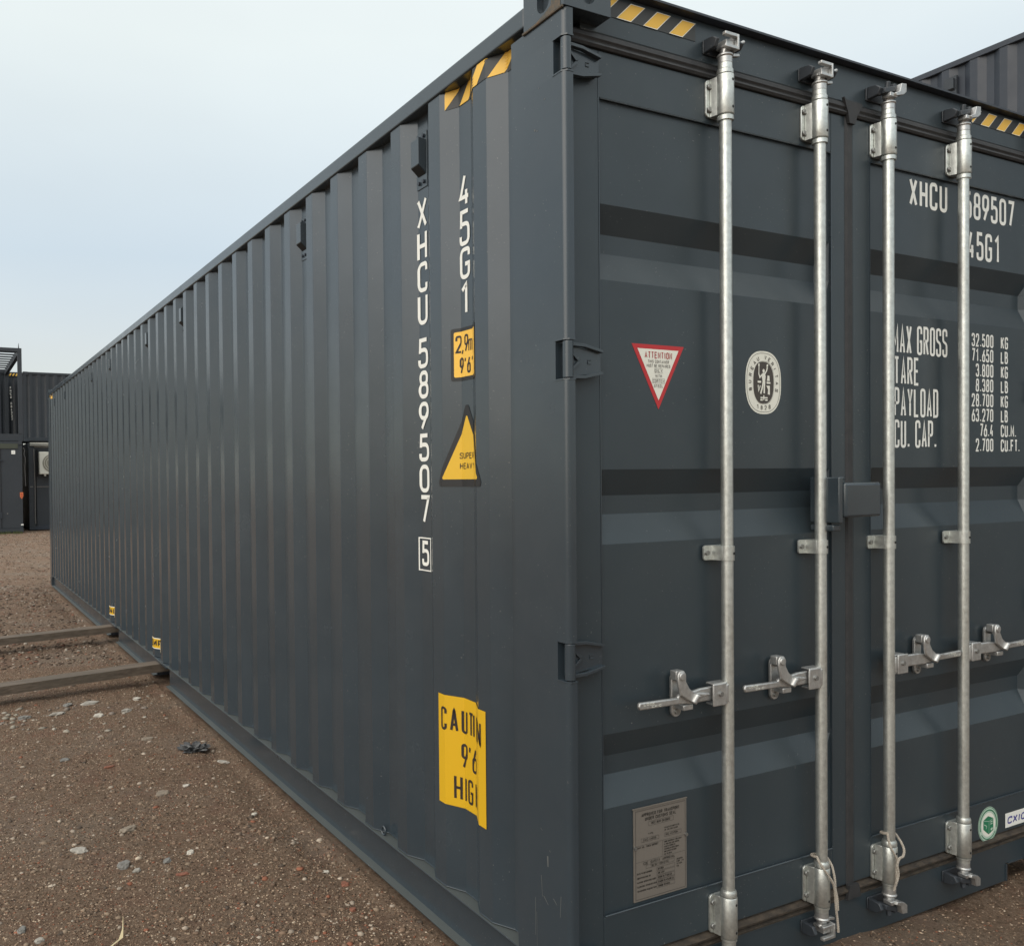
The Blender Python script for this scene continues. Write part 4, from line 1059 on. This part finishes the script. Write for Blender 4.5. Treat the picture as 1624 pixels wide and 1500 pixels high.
# ------------------------------------------------------------------ ground
def h3(x, y):
    n = mnoise.fractal(Vector((x*.9, y*.9, 3.1)), 1, 2, 3)*.018
    n += mnoise.fractal(Vector((x*6, y*6, 8.1)), 1, 2.1, 4)*.0075
    return n
def sstep(a, b, x):
    t = min(1, max(0, (x-a)/(b-a))); return t*t*(3-2*t)
def gz(x, y):
    near = max(0, 1-max(0, max(-x-5, y-9, -y-3, x-5))/6)
    z = GZ-.006+h3(x, y)*near
    z -= .046*sstep(.7, 1.9, x)*(1-sstep(1.2, 4, y))
    # settle under the container so no lump rises through it
    if -.02 < x < W and y > .1: z -= .012
    # shallow rut beside the rail
    z -= .020*math.exp(-((x+.10)/.09)**2)*sstep(.0, 1, y)*(1-sstep(11, 12.5, y))
    return z
def axis(lo, dlo, dhi, hi, st, g=1.16):
    a = list(np.arange(dlo, dhi, st)); s = st; x = dhi
    while x < hi: a.append(x); s *= g; x += s
    a.append(hi); s = st; x = dlo; b = []
    while x > lo:
        s *= g; x -= s; b.append(max(x, lo))
    return sorted(set(b+a))
gx = axis(-400, -2.6, 2.7, 400, .022); gy = axis(-300, -1.0, 5.6, 500, .026, 1.05)
vs = [(x, y, gz(x, y)) for y in gy for x in gx]; nx = len(gx)
fs = [(j*nx+i, j*nx+i+1, (j+1)*nx+i+1, (j+1)*nx+i) for j in range(len(gy)-1) for i in range(nx-1)]
me = bpy.data.meshes.new('ground'); me.from_pydata(vs, [], fs); me.materials.append(M_GND); me.shade_smooth()
go_ = bpy.data.objects.new('ground', me); COL.objects.link(go_); tag(go_, 'compacted brown grit yard with scattered stone and brick chips', None, None, 'structure')

# loose chips: one counted-by-nobody mass
t_ = (1+5**.5)/2
ico_v = np.array([(-1, t_, 0), (1, t_, 0), (-1, -t_, 0), (1, -t_, 0), (0, -1, t_), (0, 1, t_), (0, -1, -t_), (0, 1, -t_), (t_, 0, -1), (t_, 0, 1), (-t_, 0, -1), (-t_, 0, 1)])/1.902
ico_f = np.array([(0, 11, 5), (0, 5, 1), (0, 1, 7), (0, 7, 10), (0, 10, 11), (1, 5, 9), (5, 11, 4), (11, 10, 2), (10, 7, 6), (7, 1, 8), (3, 9, 4), (3, 4, 2), (3, 2, 6), (3, 6, 8), (3, 8, 9), (4, 9, 5), (2, 4, 11), (6, 2, 10), (8, 6, 7), (9, 8, 1)])
OCT_V = np.array([(1, 0, 0), (-1, 0, 0), (0, 1, 0), (0, -1, 0), (0, 0, 1), (0, 0, -1)], float)*1.15
OCT_F = np.array([(0, 2, 4), (2, 1, 4), (1, 3, 4), (3, 0, 4), (2, 0, 5), (1, 2, 5), (3, 1, 5), (0, 3, 5)])
def chips(name, n, region, smin, smax, pw, label, tones, fine=False):
    BV, BF = (OCT_V, OCT_F) if fine else (ico_v, ico_f); nv = len(BV); rng = np.random.RandomState(n); V = []; Fc = []; C = []; k = 0
    wts = np.array([w_ for _, w_ in tones]); wts = wts/wts.sum()
    for _ in range(n):
        x, y = region(rng)
        s = smin+(smax-smin)*rng.rand()**pw
        j = 1+.45*(rng.rand(nv, 3)-.5)
        v = BV*j*np.array([s*(.8+.6*rng.rand()), s*(.7+.4*rng.rand()), s*(.30+.35*rng.rand())])
        a = rng.rand()*2*PI; ca, sa = math.cos(a), math.sin(a)
        v = v@np.array([(ca, sa, 0), (-sa, ca, 0), (0, 0, 1)])
        z = gz(x, y)
        V.append(v+np.array([x, y, z+s*.10])); Fc.append(BF+nv*k); k += 1
        c = tones[rng.choice(len(tones), p=wts)][0]; q = .85+.3*rng.rand(); C.append((c[0]*q, c[1]*q, c[2]*q, 1))
    V = np.concatenate(V); Fc = np.concatenate(Fc)
    me = bpy.data.meshes.new(name); me.vertices.add(len(V)); me.vertices.foreach_set('co', V.ravel())
    me.loops.add(len(Fc)*3); me.loops.foreach_set('vertex_index', Fc.ravel().astype(np.int32))
    me.polygons.add(len(Fc)); me.polygons.foreach_set('loop_start', np.arange(0, len(Fc)*3, 3, dtype=np.int32)); me.polygons.foreach_set('loop_total', np.full(len(Fc), 3, dtype=np.int32))
    me.update(); ca_ = me.color_attributes.new('tone', 'FLOAT_COLOR', 'POINT'); ca_.data.foreach_set('color', np.repeat(np.array(C), nv, axis=0).ravel())
    me.materials.append(M_PEB); o = bpy.data.objects.new(name, me); COL.objects.link(o); tag(o, label, None, None, 'stuff')
    return o
def reg_left(rng):
    while True:
        y = -.3+rng.rand()**1.5*9.5; x = -.02-rng.rand()*(1.1+.35*y)
        # camera frame: keep what lies right of the left picture edge
        if x > -1.52+(y+1.88)*.0-.75+.10*max(0, 3-y)*-1 and x > -2.6: return x, y
def reg_far(rng):
    y = 6+rng.rand()*22; x = -1.8+rng.rand()*4.6
    return (x, y) if (x < -.05 or y > 12.6) else (-x-.1 if x < 1.6 else -.1-1.7*rng.rand(), y)
def reg_right(rng): return .9+rng.rand()*1.9, -.35+rng.rand()**1.2*1.6
T_FINE = [((0.226, 0.148, 0.097), 5), ((0.322, 0.224, 0.150), 5), ((0.153, 0.097, 0.062), 5), ((0.475, 0.359, 0.257), 3), ((0.062, 0.042, 0.029), 3.4), ((0.260, 0.102, 0.058), 1.5), ((0.621, 0.510, 0.388), .45)]
T_MID = [((0.215, 0.144, 0.097), 5), ((0.282, 0.208, 0.145), 4.5), ((0.147, 0.099, 0.068), 3.4), ((0.362, 0.296, 0.233), 2.2), ((0.475, 0.395, 0.310), .9), ((0.271, 0.109, 0.064), 1.3), ((0.096, 0.073, 0.056), 1.2), ((0.633, 0.520, 0.398), .15)]
T_FAR = [((.18, .128, .092), 4), ((.25, .19, .145), 4), ((.085, .058, .042), 6), ((.38, .325, .265), 1.6), ((.22, .10, .065), 1.3)]
T_PALE = [((.32, .285, .23), 3), ((.40, .36, .30), 1.5), ((.24, .20, .165), 4)]
def reg_fine(rng):
    while True:
        d = rng.rand()**1.3; y = -.3+d*6.5; x = -.0-rng.rand()*(1.45+.02*y)
        if x > -2.0: return x, y
chips('fine_grit', 85000, reg_fine, .0016, .0052, 1.6, 'fine loose grit covering the yard beside the long container', T_FINE, True)
chips('gravel', 11000, reg_left, .003, .015, 5.0, 'stone and brick chips strewn over the yard beside the long container', T_MID)
chips('beam_gravel', 75, lambda r: (-.15-r.rand()**.8*1.05, 3.75+r.rand()**.7*.85), .008, .026, 2.0, 'paler flat chips lying in front of the nearer timber beam', T_PALE)
chips('far_gravel', 18000, reg_far, .005, .022, 2.2, 'coarser stone chips on the yard towards the far cabins', T_FAR)
chips('near_gravel', 14000, reg_right, .0014, .006, 2.5, 'fine chips on the ground in front of the door sill', T_FINE, True)

def rock(x, y, sx, sy, sz, rot, kind, label, seed, up=.35):
    bm = bmesh.new(); bmesh.ops.create_icosphere(bm, subdivisions=3, radius=1)
    for v in bm.verts:
        n = mnoise.fractal(v.co*1.3+Vector((seed*3.7, seed, 0)), 1, 2, 4); c = mnoise.cell(v.co*1.1+Vector((seed, 2, 1)))
        v.co *= 1+.42*n+.10*c
        v.co = Vector((v.co.x*sx, v.co.y*sy, max(-.7, min(.62, v.co.z))*sz))
    R = Matrix.Rotation(rot, 4, 'Z')@Matrix.Rotation(.12*math.sin(seed*9), 4, 'X'); bm.transform(R)
    me = bpy.data.meshes.new('stone'); bm.to_mesh(me); bm.free(); me.materials.append(M_ST[kind])
    o = bpy.data.objects.new('stone' if kind != 'brick' else 'brick_shard', me); COL.objects.link(o); o.location = (x, y, gz(x, y)+sz*up*.6)
    tag(o, label, 'stone' if kind != 'brick' else 'brick shard'); return o
ROCKS = [
 (-1.026, 4.353, .07, .045, .020, .3, 'grey', 'grey flat stone at the left edge just before the nearer timber beam'),
 (-.571, 4.189, .055, .04, .020, .1, 'white', 'whitish stone below the middle of the nearer timber beam'),
 (-.819, 4.363, .085, .05, .016, .2, 'pale', 'wide pale slab of stone in front of the nearer timber beam, left part'),
 (-.579, 4.515, .10, .05, .016, .0, 'pale', 'long pale stone closest to the nearer timber beam'),
 (-.724, 4.536, .055, .045, .018, .7, 'grey', 'small grey stone beside the long pale one near the beam'),
 (-.388, 4.216, .06, .04, .018, .2, 'pale', 'pale stone between the timber beam and the grey lump, upper left'),
 (-.259, 4.498, .05, .035, .018, .5, 'white', 'small white stone nearest the fork pocket opening'),
 (-.405, 2.546, .028, .020, .012, .2, 'white', 'bright oval pebble left of centre on the bare grit'),
 (-.539, 2.496, .060, .040, .012, .4, 'tan', 'flat tan stone left of the bright oval pebble'),
 (-.777, 2.122, .060, .045, .016, .5, 'tan', 'broad tan stone standing alone on the open grit'),
 (-1.003, 1.985, .052, .040, .018, -.3, 'pale', 'pale angular stone on the left with a brown stone behind it'),
 (-.863, 1.752, .040, .032, .026, .2, 'grey', 'dark edged grey stone, taller one of a close pair'),
 (-.825, 1.690, .028, .020, .014, .3, 'pale', 'small pale stone touching the taller grey one'),
 (-.588, 1.763, .028, .022, .014, .1, 'white', 'small white stone right of the close pair'),
 (-.669, 1.571, .042, .020, .009, .1, 'brick', 'flat red brick shard nearest the bottom edge, left'),
 (-.115, 2.871, .055, .022, .014, -.7, 'pale', 'narrow pale stone close to the bottom rail, beyond the brick shards'),
 (-.216, 2.031, .024, .018, .012, .3, 'white', 'white pebble near the rail beside small grey crumbs'),
 (-.410, 3.452, .060, .030, .012, .1, 'tan', 'thin tan slab in the middle distance of the grit'),
 (-.697, 1.717, .034, .026, .012, .9, 'grey', 'grey sliver between the close pair and the white stone'),
 (-.121, 1.216, .028, .022, .012, .1, 'brick', 'rounded red brick shard close to the rail'),
 (-.149, 1.351, .030, .010, .008, -.4, 'white', 'white splinter beside the rounded brick shard'),
 (-1.235, 1.278, .026, .020, .014, .2, 'pale', 'pale stone at the very bottom left corner'),
 (-1.282, 1.387, .026, .022, .016, .8, 'grey', 'grey pointed stone in the bottom left corner'),
 (-.182, 1.013, .024, .018, .010, .5, 'brick', 'dull red brick shard lowest beside the rail'),
 (-.90, 3.30, .045, .030, .012, .4, 'grey', 'grey stone half sunk in the grit on the left, middle distance'),
 (-.70, 3.05, .040, .022, .010, .1, 'brick', 'thin red brick shard in the middle distance on the left'),
]
for i, r in enumerate(ROCKS): rock(r[0], r[1], r[2]*.62, r[3]*.62, r[4], r[5], r[6], r[7], i+1.3)
# crumpled dark lump
bm = bmesh.new(); bmesh.ops.create_icosphere(bm, subdivisions=4, radius=1)
for v in bm.verts:
    n = mnoise.fractal(v.co*2.6+Vector((4, 1, 0)), .8, 2.2, 5); c = mnoise.cell(v.co*3+Vector((1, 2, 1)))
    v.co *= 1+.75*n+.10*c; v.co = Vector((v.co.x*.075, v.co.y*.062, v.co.z*.022+.012*n))
me = bpy.data.meshes.new('crumpled_lump'); bm.to_mesh(me); bm.free(); me.materials.append(M_ST['slag'])
o = bpy.data.objects.new('crumpled_lump', me); COL.objects.link(o); o.location = (-.217, 3.135, gz(-.217, 3.135)+.012); tag(o, 'crumpled dark grey lump lying on the grit near the bottom rail', 'lump')
# dry straw blade
z = gz(-.98, 1.18)
sw_ = MB(); P = [(-1.045, 1.10, z+.008), (-1.02, 1.135, z+.014), (-.985, 1.165, z+.016), (-.972, 1.20, z+.03), (-.960, 1.26, z+.04)]
wd = [.003, .006, .007, .002, .0006]
for i in range(4):
    p, q = P[i], P[i+1]; sw_.add([(p[0]-wd[i], p[1], p[2]), (p[0]+wd[i], p[1]-.3*wd[i], p[2]+.003), (q[0]+wd[i+1], q[1]-.3*wd[i+1], q[2]+.003), (q[0]-wd[i+1], q[1], q[2])], [(0, 1, 2, 3)])
tag(sw_.build('straw_blade', M_STRAW, None, fix=False), 'dry yellow straw blade lying on the grit at the bottom left', 'straw')
# weeds at the foot of the far left cabin
rng = random.Random(5); wv = MB()
for i in range(260):
    x = -.6+rng.random()*1.45; y = 27.30+rng.random()*.09-rng.random()*.5*(rng.random() < .4); hgt = .03+rng.random()*.09; dx = (rng.random()-.5)*.06
    zz = gz(x, y); wv.add([(x-.006, y, zz), (x+.006, y, zz), (x+dx, y-.02, zz+hgt)], [(0, 1, 2)])
tag(wv.build('grass', mat('weeds', (.10, .12, .045), .8), None, fix=False), 'thin weeds and grass along the foot of the far left cabin', None, None, 'stuff')
for k_ in list(bpy.data.objects):
    if '_w' in k_: del k_['_w']
